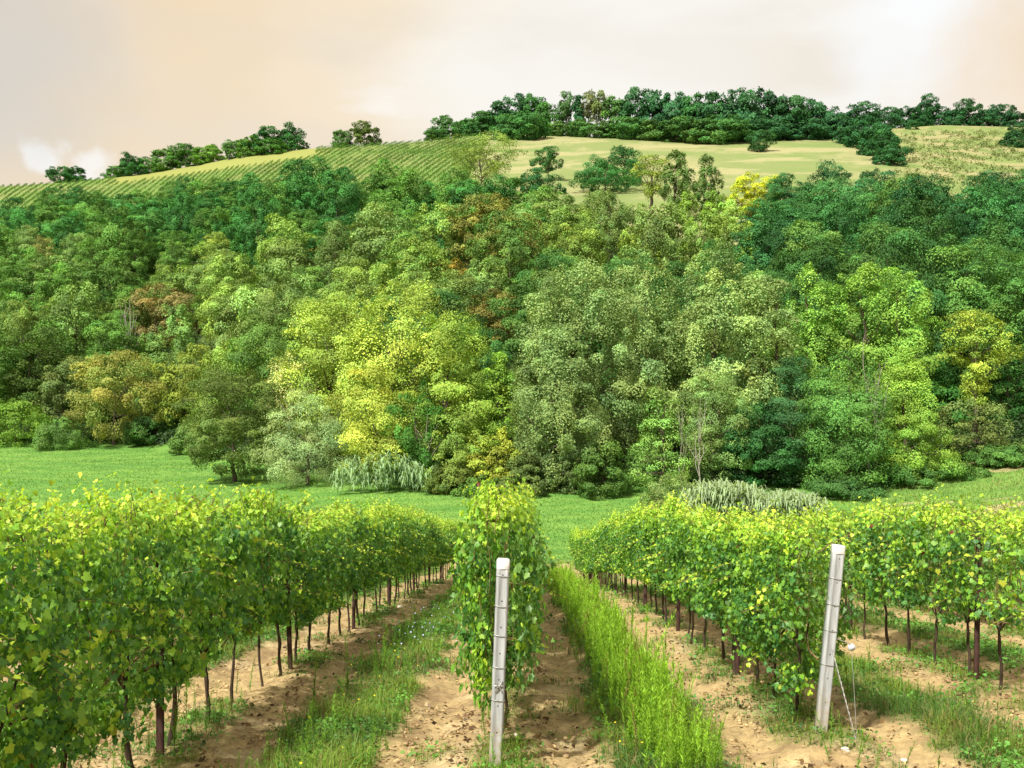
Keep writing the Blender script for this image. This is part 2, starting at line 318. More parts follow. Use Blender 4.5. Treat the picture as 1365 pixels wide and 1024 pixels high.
# ------------------------------------------------------------------ the ground, one sheet to beyond the crest
def grass_amount(X, Y):
    """0..1 cover of weeds between and under the rows of the near vineyard"""
    p = phase(X, Y); q = p - np.floor(p)
    wob = 0.16 * (fbm(X * 0.9, Y * 0.9, 21, 3) - 0.5) + 0.09 * (fbm(X * 4, Y * 4, 22, 2) - 0.5)
    mid = 1 - sstep(0.125, 0.20, np.abs(q - 0.5 + 0.012) + wob)
    und = np.minimum(q, 1 - q)
    row = (1 - sstep(0.05, 0.17, und + wob)) * sstep(0.44, 0.60, fbm(X * 0.8 + 9, Y * 0.8, 23, 4))
    pat = sstep(0.62, 0.74, fbm(X * 1.3, Y * 1.3, 24, 4)) * 0.45
    return np.clip(mid + 0.75 * row + pat, 0, 1)
def lerp(a, b, w): return a + (np.asarray(b) - a) * w[..., None]
def ground_color(X, Y, Z):
    px, py = proj(X, np.maximum(Y, 1), Z)
    u = X / np.maximum(Y, 1)
    n1 = fbm(X * 0.7, Y * 0.7, 31, 5); n2 = fbm(X * 5, Y * 5, 32, 4); n3 = fbm(X * 0.06, Y * 0.06, 33, 4); n4 = fbm(X * 0.25, Y * 0.6, 35, 4)
    c = np.empty(X.shape + (3,)); c[...] = (0.365, 0.268, 0.130)
    c = lerp(c, (0.255, 0.175, 0.09), sstep(0.45, 0.72, n1 * 0.5 + n2 * 0.5))
    c = lerp(c, (0.44, 0.345, 0.20), sstep(0.55, 0.72, fbm(X * 1.7, Y * 1.7, 36, 4)) * 0.6)
    g = grass_amount(X, Y)
    c = lerp(c, (0.11, 0.135, 0.042), g * 0.8)
    # meadow
    mead = np.maximum(sstep(56.5, 59, Y), np.maximum(sstep(20, 21.5, X), 0))
    mc = np.empty(X.shape + (3,)); mc[...] = (0.095, 0.222, 0.040)
    mc = lerp(mc, (0.15, 0.28, 0.052), sstep(0.35, 0.7, n4))
    mc = lerp(mc, (0.06, 0.17, 0.03), sstep(0.55, 0.75, fbm(X * 0.4, Y * 0.9, 37, 4)) * 0.5)
    bankw = sstep(26, 31, X)
    bc = lerp(np.broadcast_to(np.array((0.14, 0.245, 0.050)), mc.shape), (0.10, 0.205, 0.038), sstep(0.4, 0.65, n4))
    bc = lerp(bc, (0.40, 0.30, 0.17), sstep(0.70, 0.76, fbm(X * 0.16, Y * 0.5, 38, 3)) * 0.8)
    mc = lerp(mc, bc, bankw)
    c = lerp(c, mc, mead)
    # wooded hill floor
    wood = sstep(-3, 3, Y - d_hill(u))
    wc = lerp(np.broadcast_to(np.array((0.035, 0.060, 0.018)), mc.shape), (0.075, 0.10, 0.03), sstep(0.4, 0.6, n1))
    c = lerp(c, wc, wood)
    # open fields above the wood
    fld = sstep(-6, 6, Y - d_field(u) + 14 * (n3 - 0.5))
    dry = lerp(np.broadcast_to(np.array((0.165, 0.205, 0.072)), mc.shape), (0.235, 0.24, 0.110), sstep(0.42, 0.56, fbm(X * 0.05, Y * 0.03, 41, 5, 0.6)))
    dry = lerp(dry, (0.135, 0.195, 0.058), sstep(0.48, 0.66, fbm(X * 0.02 + 5, Y * 0.06, 42, 4)) * 0.75)
    dry = lerp(dry, (0.16, 0.20, 0.07), sstep(0.60, 0.70, fbm(X * 0.22, Y * 0.16, 47, 4, 0.6)) * 0.55)
    dry = lerp(dry, (0.28, 0.265, 0.135), sstep(0.60, 0.68, fbm(X * 0.03, Y * 0.10, 48, 4)) * 0.6)
    scr = lerp(np.broadcast_to(np.array((0.16, 0.21, 0.065)), mc.shape), (0.25, 0.235, 0.11), sstep(0.42, 0.6, fbm(X * 0.08, Y * 0.08, 43, 4)))
    dry = lerp(dry, (0.16, 0.20, 0.07), sstep(0.60, 0.70, fbm(X * 0.22, Y * 0.16, 47, 4, 0.6)) * 0.55)
    dry = lerp(dry, (0.28, 0.265, 0.135), sstep(0.60, 0.68, fbm(X * 0.03, Y * 0.10, 48, 4)) * 0.6)
    scr = lerp(scr, (0.12, 0.17, 0.05), sstep(0.55, 0.7, fbm(X * 0.2, Y * 0.2, 44, 3)))
    ex = np.interp(py, [120, 160, 215, 260], [1100, 1150, 1195, 1215])
    fc = lerp(dry, scr, sstep(-6, 6, px - ex))
    vin = lerp(np.broadcast_to(np.array((0.135, 0.205, 0.05)), mc.shape), (0.18, 0.215, 0.07), sstep(0.45, 0.6, n3))
    vx = np.interp(py, [170, 190, 230, 300], [655, 650, 628, 600])
    fc = lerp(fc, vin, 1 - sstep(-5, 5, px - vx))
    # yellow headland along the top of the hill vineyard
    hy = np.interp(px, [0, 150, 260, 420, 470], [238, 240, 226, 204, 190])
    fc = lerp(fc, (0.215, 0.235, 0.065), (1 - sstep(4, 10, py - hy)) * sstep(130, 160, px) * (1 - sstep(420, 460, px)))
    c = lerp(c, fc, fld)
    return c
us = np.linspace(-1.05, 1.05, 760)
ds = [1.2]
while ds[-1] < 760: ds.append(ds[-1] * (1.0075 if ds[-1] < 130 else 1.010))
ds = np.array(ds)
Yg, Ug = np.meshgrid(ds, us, indexing='ij')
Xg = Yg * Ug
Zg = ground(Xg, Yg)
fade = 1 - sstep(35, 58, Yg)
ga = grass_amount(Xg, Yg)
q_ = phase(Xg, Yg); q_ = q_ - np.floor(q_)
trk = np.exp(-((np.minimum(np.abs(q_ - 0.5), 1) - 0.27) / 0.07) ** 2)
Zd = Zg + fade * (0.10 * (fbm(Xg * 1.1, Yg * 1.1, 51, 4) - 0.5) + 0.115 * (fbm(Xg * 6, Yg * 6, 52, 4, 0.68) - 0.5) + 0.04 * np.maximum(fbm(Xg * 14, Yg * 14, 53, 2) - 0.55, 0) - 0.065 * trk + 0.03 * ga)
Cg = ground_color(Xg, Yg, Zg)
nr, ncn = Xg.shape
ii = (np.arange(nr - 1)[:, None] * ncn + np.arange(ncn - 1)[None]).ravel()
gm = mesh("ground", np.stack([Xg, Yg, Zd], -1).reshape(-1, 3), np.stack([ii, ii + 1, ii + ncn + 1, ii + ncn], -1), Cg.reshape(-1, 3), [M_GROUND], True)
tag(link("ground", gm), "sandy vineyard earth, green meadow and hillside fields", None, None, "structure")
# the headland behind the viewpoint
Xb, Yb = np.meshgrid(np.linspace(-60, 60, 61), np.linspace(-70, 3.0, 40), indexing='xy')
Zb = ground(Xb, Yb) - 0.06
Cb = np.empty(Xb.shape + (3,)); Cb[...] = (0.40, 0.27, 0.14)
nb_r, nb_c = Xb.shape
jj = (np.arange(nb_r - 1)[:, None] * nb_c + np.arange(nb_c - 1)[None]).ravel()
tag(link("headland_ground", mesh("headland_ground", np.stack([Xb, Yb, Zb], -1).reshape(-1, 3), np.stack([jj, jj + 1, jj + nb_c + 1, jj + nb_c], -1), Cb.reshape(-1, 3), [M_GROUND], True)), None, None, None, "structure")

# ------------------------------------------------------------------ trees
def envelope(shape, t):
    t = np.clip(t, 0, 1)
    if shape == 'round': return np.sqrt(np.clip(1 - (2 * t ** 0.85 - 1) ** 2, 0, 1))
    if shape == 'dome': return np.clip(1 - t ** 2.4, 0, 1) ** 0.6 * (0.72 + 0.28 * np.minimum(t * 4, 1))
    if shape == 'poplar': return np.clip(np.sin(np.pi * np.clip(t * 0.86 + 0.12, 0, 1)), 0, 1) ** 0.6 * 0.98 + 0.02
    if shape == 'cone': return np.clip((1 - t) ** 0.75, 0, 1) * (0.75 + 0.25 * np.minimum(t * 5, 1)) + 0.03
    if shape == 'umbrella': return np.where(t < 0.45, 0.35 + 0.5 * t, np.sqrt(np.clip(1 - ((t - 0.6) / 0.42) ** 2, 0, 1)))
    return np.sqrt(np.clip(1 - (2 * t - 1) ** 2, 0, 1))
def tree_meshes(name, h, w, shape='round', cb=0.2, ncl=60, nleaf=150, ls=0.3, seed=1, droop=0.0, gap=0.0, narrow=0.75, limbs=10, var=0.22, upright=None, fleck=None, trunk_r=None, deadmat=False):
    """returns (trunk mesh, crown mesh) of a tree h high and w wide standing at the origin; leaf colours are tints around 1"""
    g = np.random.default_rng(seed)
    r = w / 2; z0 = h * cb; H = h - z0
    lobes = g.uniform(0, 6.28, 4); la = g.uniform(0.10, 0.28, 4)
    P = []; tries = 0
    dmin = 1.55 * (r * r * H / max(ncl, 1)) ** (1 / 3) * 0.62
    while len(P) < ncl and tries < ncl * 40:
        tries += 1
        t = g.uniform(0.02, 0.97); a = g.uniform(0, 6.283)
        e = envelope(shape, t) * (1 + sum(la[k] * math.cos((k + 1) * a + lobes[k] + 3 * t) for k in range(4)) * 0.8)
        f = 1 - 0.62 * g.random() ** 1.6
        if g.random() > 0.25 + 0.75 * e: continue
        p = np.array([r * e * f * math.cos(a), r * e * f * math.sin(a), z0 + H * t])
        if P and np.min(np.linalg.norm(np.array(P) - p, axis=1)) < dmin * (1 - tries / (ncl * 60)): continue
        P.append(p)
    P = np.array(P); n = len(P)
    ctr = np.array([0, 0, z0 + H * 0.4])
    rc = g.uniform(0.55, 1.4, n) * 0.62 * (r * r * H / n) ** (1 / 3) * 1.12
    cnt = np.maximum((1.75 * nleaf * (rc / rc.mean()) ** 2).astype(int), 8)
    own = np.repeat(np.arange(n), cnt); m = len(own)
    outw = unit(P - ctr)
    d = unit(g.normal(size=(m, 3)) + 0.55 * outw[own] + np.array([0, 0, 0.35]))
    rad = rc[own] * np.cbrt(g.uniform(0.22, 1.15, m))
    upright = shape == 'poplar' if upright is None else upright
    an = g.uniform(0.6, 1.5, (n, 3)); an[:, 2] *= 0.9; bump_ = 0.65 + 0.7 * vnoise(d[:, 0] * 2.3 + own * 7.1, d[:, 1] * 2.3 + d[:, 2] * 2.0 + own * 3.3, seed)
    rad = rad * bump_
    L = P[own] + an[own] * d * rad[:, None] * np.array([0.9, 0.9, 1.15] if upright else [1.05, 1.05, 0.8])
    if gap > 0:
        keep = g.random(m) > gap * sstep(0.35, 0.75, vnoise(L[:, 0] * 1.3 + L[:, 2] * 0.7, L[:, 1] * 1.3 - L[:, 2], seed))
        L = L[keep]; d = d[keep]; own = own[keep]; m = len(L)
    L[:, 2] = np.maximum(L[:, 2], 0.12)
    N = d * 0.75 + 0.45 * outw[own] + 0.42 * g.normal(size=(m, 3)) + np.array([0, 0, 0.25])
    D = g.normal(size=(m, 3)) + np.array([0, 0, (0.9 if upright else -0.5) - droop]) + 0.4 * d
    S = 0.76 * ls * g.uniform(0.6, 1.4, m)
    V, F = place(LEAF_T, LEAF_F, L, N, D, np.c_[S * narrow / 0.75, S])
    cl = (1 + var * g.normal(size=n)).clip(0.55, 1.6)[own] * (1 + 0.10 * g.normal(size=m)).clip(0.7, 1.4)
    hue = 0.055 * g.normal(size=n)[own] + 0.06 * g.normal(size=m)
    C = np.c_[cl * (1 + hue), cl, cl * (1 - 0.7 * hue)].clip(0.2, 3)
    if fleck is not None:
        pk = (g.random(n) < fleck[0])[own] & (g.random(m) < 0.75)
        C[pk] *= np.array(fleck[1])
    crown = mesh(name + "_crown", V, F, rep(C, 4), [M_TREE])
    A = Acc()
    tr = trunk_r or 0.018 * h + 0.03
    top = z0 + H * (0.85 if shape in ('poplar', 'cone') else 0.62)
    zz = np.linspace(-0.4, top, 9); wob = np.cumsum(g.normal(size=(9, 2)) * 0.012 * h, axis=0); wob[:2] = 0
    sp = np.c_[wob, zz]; rr = tr * np.linspace(1, 0.22, 9); rr[0] *= 1.6; rr[1] *= 1.1
    A.add(*tube(sp, rr, 7), (1, 1, 1))
    for k in g.permutation(n)[:limbs]:
        i = min(int(np.searchsorted(zz, P[k, 2] * g.uniform(0.45, 0.75))), 7); i = max(i, 2)
        b = sp[i]; e = P[k]; mid = (b + e) / 2 + np.array([0, 0, 0.05 * h]) * g.uniform(-0.3, 1) + g.normal(size=3) * 0.02 * h
        q = np.linspace(0, 1, 5)[:, None]
        A.add(*tube((1 - q) ** 2 * b + 2 * q * (1 - q) * mid + q ** 2 * e, rr[i] * np.linspace(0.6, 0.12, 5), 5), (1, 1, 1))
    trunk = A.mesh(name + "_trunk", [M_DEAD if deadmat else M_BARK], True)
    return trunk, crown
def put_tree(name, label, cat, tm, cm, X, Y, col, group=None, rz=0.0, sc=1.0, sz=None, z=None):
    z = float(ground(X, Y)) if z is None else z
    t = root(name, label, cat, (X, Y, z - 0.05), group, rz)
    s = (sc, sc, sc if sz is None else sz)
    a = link("trunk", tm, t, sc=s); b = link("crown", cm, t, sc=s)
    b.color = (col[0] * TINT[0], col[1] * TINT[1], col[2] * TINT[2], 1)
    return t

TINT = (1.55, 1.80, 1.25)
# colours (albedo)
G_DARK = (0.028, 0.090, 0.030); G_TEAL = (0.027, 0.080, 0.040); G_MID = (0.060, 0.150, 0.035); G_GREY = (0.105, 0.150, 0.055)
G_YEL = (0.30, 0.36, 0.030); G_LIME = (0.16, 0.27, 0.03); G_OLIVE = (0.115, 0.125, 0.032); G_RUST = (0.24, 0.135, 0.040); G_GOLD = (0.42, 0.34, 0.02)
G_PALE = (0.21, 0.24, 0.12); G_FRESH = (0.140, 0.225, 0.055); G_SILV = (0.200, 0.240, 0.140); G_DRYP = (0.30, 0.28, 0.14)

# (name, category, label, x, top y, width px, distance, shape, colour, options)
HERO = [
 # meadow's edge, left
 ('oak_tree', 'tree', 'round olive-brown oak standing alone at the far left edge of the green meadow', 152, 474, 122, 149, 'round', (0.185, 0.170, 0.055), dict(cb=0.10, ncl=80, nleaf=200, ls=0.30, fleck=(0.25, (0.75, 1.0, 0.9)))),
 ('oak_tree', 'tree', 'dark olive-green round oak with a short bare trunk on the meadow', 313, 496, 136, 103, 'round', (0.078, 0.102, 0.032), dict(cb=0.09, ncl=95, nleaf=230, ls=0.22, seed=3)),
 ('willow_bush', 'bush', 'silvery grey-green willow bush right of the dark round oak', 410, 526, 108, 99, 'dome', G_SILV, dict(cb=0.02, ncl=80, nleaf=220, ls=0.2, narrow=0.42, seed=4)),
 ('poplar_tree', 'tree', 'thin pale half-bare tree above the silvery willow bush', 388, 468, 74, 109, 'poplar', G_DRYP, dict(cb=0.1, ncl=45, nleaf=90, ls=0.26, gap=0.5, seed=5, limbs=24, deadmat=True)),
 # yellow group
 ('maple_tree', 'tree', 'yellow-green tree at the left shoulder of the big yellow group', 442, 392, 140, 110, 'round', (0.205, 0.250, 0.060), dict(cb=0.12, ncl=90, nleaf=190, ls=0.27, seed=6)),
 ('maple_tree', 'tree', 'tallest bright yellow-green tree in the middle of the valley', 527, 376, 180, 106, 'dome', (0.245, 0.285, 0.070), dict(upright=True, cb=0.10, ncl=130, nleaf=200, ls=0.27, seed=7, limbs=20)),
 ('maple_tree', 'tree', 'broad lime-green tree at the right shoulder of the big yellow group', 602, 424, 150, 102, 'dome', (0.185, 0.240, 0.055), dict(cb=0.10, ncl=100, nleaf=200, ls=0.25, seed=8)),
 ('maple_tree', 'tree', 'golden-yellow lower tree in front of the big yellow group', 500, 486, 120, 98, 'dome', (0.245, 0.260, 0.060), dict(cb=0.12, ncl=70, nleaf=170, ls=0.24, seed=9, gap=0.25)),
 ('maple_tree', 'tree', 'small lime-green tree between the yellow group and the grey poplars', 664, 474, 92, 103, 'cone', (0.155, 0.23, 0.04), dict(cb=0.06, ncl=70, nleaf=170, ls=0.24, seed=10)),
 ('maple_tree', 'tree', 'dark ivy-clad tree under the right side of the yellow group', 556, 520, 80, 96, 'poplar', (0.045, 0.11, 0.025), dict(cb=0.02, ncl=50, nleaf=160, ls=0.22, seed=11)),
 ('maple_tree', 'tree', 'olive-yellow low tree beside the reed clump at the wood edge', 610, 545, 95, 95, 'dome', (0.14, 0.180, 0.045), dict(cb=0.02, ncl=60, nleaf=150, ls=0.22, seed=12)),
 # grey poplars
 ('poplar_tree', 'tree', 'broad grey-green poplar, first right of the yellow trees', 764, 352, 150, 97, 'round', (0.150, 0.195, 0.092), dict(upright=True, cb=0.06, ncl=150, nleaf=210, ls=0.25, seed=13, limbs=18)),
 ('poplar_tree', 'tree', 'grey-green poplar in the middle of the row of grey poplars', 857, 360, 130, 101, 'round', (0.172, 0.215, 0.100), dict(upright=True, cb=0.06, ncl=120, nleaf=210, ls=0.25, seed=14)),
 ('poplar_tree', 'tree', 'tallest pale olive poplar of the grey row', 950, 345, 150, 99, 'round', (0.190, 0.235, 0.105), dict(upright=True, cb=0.06, ncl=135, nleaf=210, ls=0.25, seed=15)),
 ('poplar_tree', 'tree', 'grey poplar at the right end of the grey row beside the fresh green poplars', 1018, 362, 90, 98, 'poplar', (0.175, 0.222, 0.105), dict(upright=True, cb=0.05, ncl=100, nleaf=190, ls=0.25, seed=16)),
 ('poplar_tree', 'tree', 'lower grey poplar bulging out in front of the grey row', 742, 440, 120, 92, 'dome', (0.130, 0.172, 0.082), dict(upright=True, cb=0.05, ncl=90, nleaf=190, ls=0.24, seed=17)),
 # fresh poplars
 ('poplar_tree', 'tree', 'fresh green poplar, leftmost of the bright green poplars', 1084, 364, 92, 105, 'poplar', G_FRESH, dict(cb=0.05, ncl=95, nleaf=180, ls=0.25, seed=18)),
 ('poplar_tree', 'tree', 'fresh green poplar with the flattest top behind the white dead branches', 1142, 358, 96, 104, 'poplar', (0.150, 0.235, 0.058), dict(cb=0.05, ncl=95, nleaf=180, ls=0.25, seed=19)),
 ('poplar_tree', 'tree', 'bright green poplar, rightmost of the bright green poplars', 1200, 356, 100, 104, 'poplar', (0.145, 0.228, 0.055), dict(cb=0.05, ncl=95, nleaf=180, ls=0.25, seed=20)),
 ('poplar_tree', 'tree', 'tall mid-green poplar above the small yellowish tree at right', 1282, 326, 104, 116, 'round', (0.075, 0.145, 0.042), dict(cb=0.05, ncl=100, nleaf=180, ls=0.27, seed=21)),
 ('poplar_tree', 'tree', 'mid-green poplar cut by the right edge of the picture', 1350, 342, 110, 114, 'round', (0.065, 0.135, 0.04), dict(cb=0.05, ncl=100, nleaf=180, ls=0.27, seed=22)),
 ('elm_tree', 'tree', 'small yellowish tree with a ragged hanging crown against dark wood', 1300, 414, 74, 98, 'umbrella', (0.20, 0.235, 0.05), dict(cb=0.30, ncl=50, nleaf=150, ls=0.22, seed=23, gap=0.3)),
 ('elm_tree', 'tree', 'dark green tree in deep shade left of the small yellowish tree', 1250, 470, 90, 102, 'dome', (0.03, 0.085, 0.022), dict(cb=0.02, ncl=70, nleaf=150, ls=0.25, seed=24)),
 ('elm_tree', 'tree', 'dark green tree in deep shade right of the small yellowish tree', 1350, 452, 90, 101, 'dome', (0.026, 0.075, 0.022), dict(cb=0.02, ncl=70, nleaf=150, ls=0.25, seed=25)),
 # locusts and others along the meadow
 ('locust_tree', 'tree', 'feathery light green locust beside the bare white trunk', 880, 520, 86, 90, 'cone', (0.145, 0.225, 0.07), dict(cb=0.06, ncl=60, nleaf=120, ls=0.24, narrow=0.5, seed=26, gap=0.45)),
 ('willow_tree', 'tree', 'pale grey-green willow behind the bare white trunk', 950, 497, 92, 92, 'round', (0.15, 0.205, 0.085), dict(cb=0.05, ncl=85, nleaf=180, ls=0.2, narrow=0.5, seed=27)),
 ('locust_tree', 'tree', 'dark blue-green locust in the middle of the right thicket', 1062, 478, 120, 94, 'dome', (0.034, 0.082, 0.040), dict(cb=0.03, ncl=90, nleaf=170, ls=0.24, narrow=0.5, seed=28)),
 ('locust_tree', 'tree', 'deep green locust with layered sprays left of the yellow-green locust', 1130, 466, 128, 89, 'dome', (0.075, 0.150, 0.045), dict(cb=0.02, ncl=110, nleaf=180, ls=0.24, narrow=0.5, seed=29)),
 ('locust_tree', 'tree', 'yellow-green locust with tiered branches above the grassy bank', 1215, 455, 112, 90, 'cone', (0.155, 0.230, 0.050), dict(cb=0.02, ncl=110, nleaf=180, ls=0.22, narrow=0.5, seed=30)),
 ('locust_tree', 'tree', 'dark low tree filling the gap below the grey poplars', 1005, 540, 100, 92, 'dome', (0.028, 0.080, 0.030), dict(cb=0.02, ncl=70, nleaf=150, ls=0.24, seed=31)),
 ('shrub', 'shrub', 'olive twiggy shrub above the grassy bank at right', 1300, 530, 84, 93, 'round', (0.105, 0.13, 0.05), dict(cb=0.05, ncl=60, nleaf=110, ls=0.2, seed=32, gap=0.35, limbs=22)),
 # low bushes on the meadow's edge
 ('bush', 'bush', 'dense dark green bush at the end of the meadow below the grey poplars', 806, 588, 74, 88, 'dome', (0.062, 0.105, 0.030), dict(cb=0.0, ncl=50, nleaf=170, ls=0.2, seed=33)),
 ('bush', 'bush', 'grey-green bush left of the dense dark bush', 742, 594, 74, 91, 'dome', (0.085, 0.115, 0.05), dict(cb=0.0, ncl=45, nleaf=150, ls=0.2, seed=34)),
 ('bush', 'bush', 'yellow-tinged bush above the head of the central vine row', 664, 580, 70, 92, 'dome', (0.19, 0.20, 0.04), dict(cb=0.0, ncl=45, nleaf=150, ls=0.2, seed=35)),
 ('bush', 'bush', 'small dull green bush between the yellow-tinged and the grey-green bush', 702, 606, 56, 89, 'dome', (0.08, 0.105, 0.04), dict(cb=0.0, ncl=40, nleaf=140, ls=0.2, seed=36)),
 ('bush', 'bush', 'low olive bush right of the reed clump', 600, 622, 62, 91, 'dome', (0.095, 0.12, 0.035), dict(cb=0.0, ncl=40, nleaf=150, ls=0.2, seed=37)),
 ('bush', 'bush', 'low green bush just left of the central row head', 640, 632, 62, 89, 'dome', (0.07, 0.115, 0.03), dict(cb=0.0, ncl=40, nleaf=150, ls=0.2, seed=38)),
 ('bush', 'bush', 'pale drooping bush at the left foot of the white reed bed', 896, 634, 84, 80, 'dome', (0.14, 0.175, 0.075), dict(cb=0.0, ncl=45, nleaf=170, ls=0.2, narrow=0.4, seed=39)),
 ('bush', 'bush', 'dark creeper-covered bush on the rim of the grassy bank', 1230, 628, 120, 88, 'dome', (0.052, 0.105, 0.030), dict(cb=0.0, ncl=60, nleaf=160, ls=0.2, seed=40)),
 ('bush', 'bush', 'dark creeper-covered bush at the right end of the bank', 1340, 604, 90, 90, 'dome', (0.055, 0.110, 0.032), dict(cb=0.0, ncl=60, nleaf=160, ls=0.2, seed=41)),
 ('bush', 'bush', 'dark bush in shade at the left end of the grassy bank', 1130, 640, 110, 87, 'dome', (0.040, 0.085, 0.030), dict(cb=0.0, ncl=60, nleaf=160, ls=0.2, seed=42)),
 ('bush', 'bush', 'bright green rounded hedge bush at the far left of the meadow', 22, 536, 80, 150, 'dome', (0.10, 0.16, 0.03), dict(cb=0.0, ncl=50, nleaf=150, ls=0.3, seed=43)),
 ('bush', 'bush', 'low pale bramble bush between the hedge bush and the olive-brown oak', 84, 562, 90, 148, 'dome', (0.085, 0.145, 0.045), dict(cb=0.0, ncl=45, nleaf=150, ls=0.28, seed=44)),
 ('bush', 'bush', 'dark green bramble bush right of the olive-brown oak', 208, 553, 84, 149, 'dome', (0.042, 0.085, 0.026), dict(cb=0.0, ncl=45, nleaf=150, ls=0.28, seed=45)),
 ('bush', 'bush', 'pale bramble bush left of the dark round oak', 256, 562, 50, 135, 'dome', (0.10, 0.15, 0.05), dict(cb=0.0, ncl=35, nleaf=150, ls=0.28, seed=46)),
 # trees along the lower left wood
 ('elm_tree', 'tree', 'greyish olive tree behind the left of the olive-brown oak', 88, 478, 76, 160, 'round', (0.088, 0.112, 0.045), dict(cb=0.05, ncl=60, nleaf=150, ls=0.34, seed=47)),
 ('elm_tree', 'tree', 'dark olive tree low at the left edge of the wood', 36, 425, 84, 166, 'round', (0.055, 0.085, 0.026), dict(cb=0.05, ncl=60, nleaf=150, ls=0.34, seed=48)),
 ('elm_tree', 'tree', 'yellow-olive tree behind the dark round oak', 262, 462, 84, 150, 'round', (0.17, 0.19, 0.045), dict(cb=0.05, ncl=65, nleaf=150, ls=0.34, seed=49)),
 ('elm_tree', 'tree', 'olive-green tree between the yellow-olive tree and the yellow group', 325, 455, 90, 138, 'round', (0.12, 0.165, 0.04), dict(cb=0.05, ncl=65, nleaf=150, ls=0.33, seed=50)),
 # coloured trees inside the wood
 ('maple_tree', 'tree', 'rusty brown tree in the wood above the yellow group', 598, 350, 66, 172, 'round', (0.165, 0.120, 0.030), dict(cb=0.05, ncl=55, nleaf=140, ls=0.36, seed=51)),
 ('maple_tree', 'tree', 'pinkish rust tree beside the grey dead snag', 208, 378, 74, 196, 'round', (0.165, 0.125, 0.062), dict(cb=0.05, ncl=55, nleaf=140, ls=0.38, seed=52)),
 ('maple_tree', 'tree', 'brownish tree left of the broad grey poplar', 655, 388, 84, 146, 'round', (0.125, 0.105, 0.036), dict(cb=0.05, ncl=60, nleaf=140, ls=0.34, seed=53)),
 ('maple_tree', 'tree', 'orange-tinted small tree in the middle of the upper wood', 412, 332, 48, 212, 'round', (0.19, 0.15, 0.035), dict(cb=0.05, ncl=45, nleaf=130, ls=0.38, seed=54)),
 ('maple_tree', 'tree', 'bright yellow rounded tree on the upper rim of the wood', 1003, 231, 50, 246, 'round', (0.30, 0.30, 0.03), dict(cb=0.1, ncl=50, nleaf=140, ls=0.45, seed=55)),
 ('oak_tree', 'tree', 'broad dark teal oak below the yellow rim tree', 1118, 246, 170, 215, 'dome', (0.040, 0.110, 0.040), dict(cb=0.05, ncl=120, nleaf=150, ls=0.45, seed=56)),
 ('oak_tree', 'tree', 'broad dark green oak on the right slope above the fresh poplars', 1170, 300, 120, 185, 'dome', (0.038, 0.115, 0.042), dict(cb=0.05, ncl=100, nleaf=150, ls=0.42, seed=57)),
 ('maple_tree', 'tree', 'mustard-yellow tree in the wood above the broad grey poplar', 760, 305, 60, 212, 'round', (0.24, 0.235, 0.03), dict(cb=0.05, ncl=50, nleaf=140, ls=0.4, seed=58)),
 # trees standing in the hill fields
 ('ash_tree', 'tree', 'feathery light olive tree spreading over the hill vineyard corner', 640, 184, 96, 290, 'umbrella', (0.125, 0.165, 0.045), dict(cb=0.22, ncl=60, nleaf=110, ls=0.5, seed=59, gap=0.35, limbs=24)),
 ('oak_tree', 'tree', 'small dark lollipop-shaped oak in the pale hill field', 731, 196, 32, 322, 'round', (0.030, 0.085, 0.030), dict(cb=0.28, ncl=35, nleaf=110, ls=0.45, seed=60)),
 ('oak_tree', 'tree', 'low dark oak on the wood rim left below the lollipop oak', 716, 226, 52, 292, 'dome', (0.028, 0.090, 0.036), dict(cb=0.0, ncl=45, nleaf=110, ls=0.48, seed=61)),
 ('oak_tree', 'tree', 'front dark oak of the pair leaning into the pale hill field', 806, 211, 78, 290, 'dome', (0.032, 0.100, 0.032), dict(cb=0.12, ncl=60, nleaf=120, ls=0.48, seed=62)),
 ('oak_tree', 'tree', 'rear dark oak of the pair leaning into the pale hill field', 829, 196, 56, 306, 'dome', (0.026, 0.088, 0.030), dict(cb=0.15, ncl=50, nleaf=120, ls=0.48, seed=63)),
 ('poplar_tree', 'tree', 'leaning ivy-clad poplar with a forked dark trunk on the pale field rim', 868, 209, 38, 246, 'umbrella', (0.15, 0.18, 0.04), dict(cb=0.35, ncl=30, nleaf=100, ls=0.45, seed=64, gap=0.4, trunk_r=0.55)),
 ('poplar_tree', 'tree', 'tall poplar with ragged top right of the leaning ivy-clad poplar', 902, 202, 36, 240, 'poplar', (0.080, 0.125, 0.042), dict(cb=0.04, ncl=70, nleaf=130, ls=0.42, seed=65, gap=0.1)),
 ('poplar_tree', 'tree', 'tall green poplar at the right of the ragged-topped poplar', 940, 210, 36, 241, 'poplar', (0.075, 0.125, 0.04), dict(cb=0.06, ncl=50, nleaf=120, ls=0.42, seed=66)),
 ('poplar_tree', 'tree', 'slim pale young poplar in front of the tall rim poplars', 917, 252, 24, 228, 'poplar', (0.17, 0.235, 0.06), dict(cb=0.02, ncl=35, nleaf=110, ls=0.38, seed=67)),
 ('poplar_tree', 'tree', 'slim lime poplar below the bright yellow rim tree', 954, 256, 26, 226, 'poplar', (0.15, 0.225, 0.05), dict(cb=0.02, ncl=35, nleaf=110, ls=0.38, seed=68)),
 ('oak_tree', 'tree', 'lone round bush-like oak under the long dark hill wood', 1013, 175, 29, 401, 'round', (0.032, 0.085, 0.034), dict(cb=0.05, ncl=35, nleaf=100, ls=0.55, seed=69)),
]
hero_px = []
def lift(x, ytop, Y):
    X = float(_px(x)) * Y; zg = float(ground(X, Y)); return X, zg, (500 - ytop) / FP * Y + CZ - zg
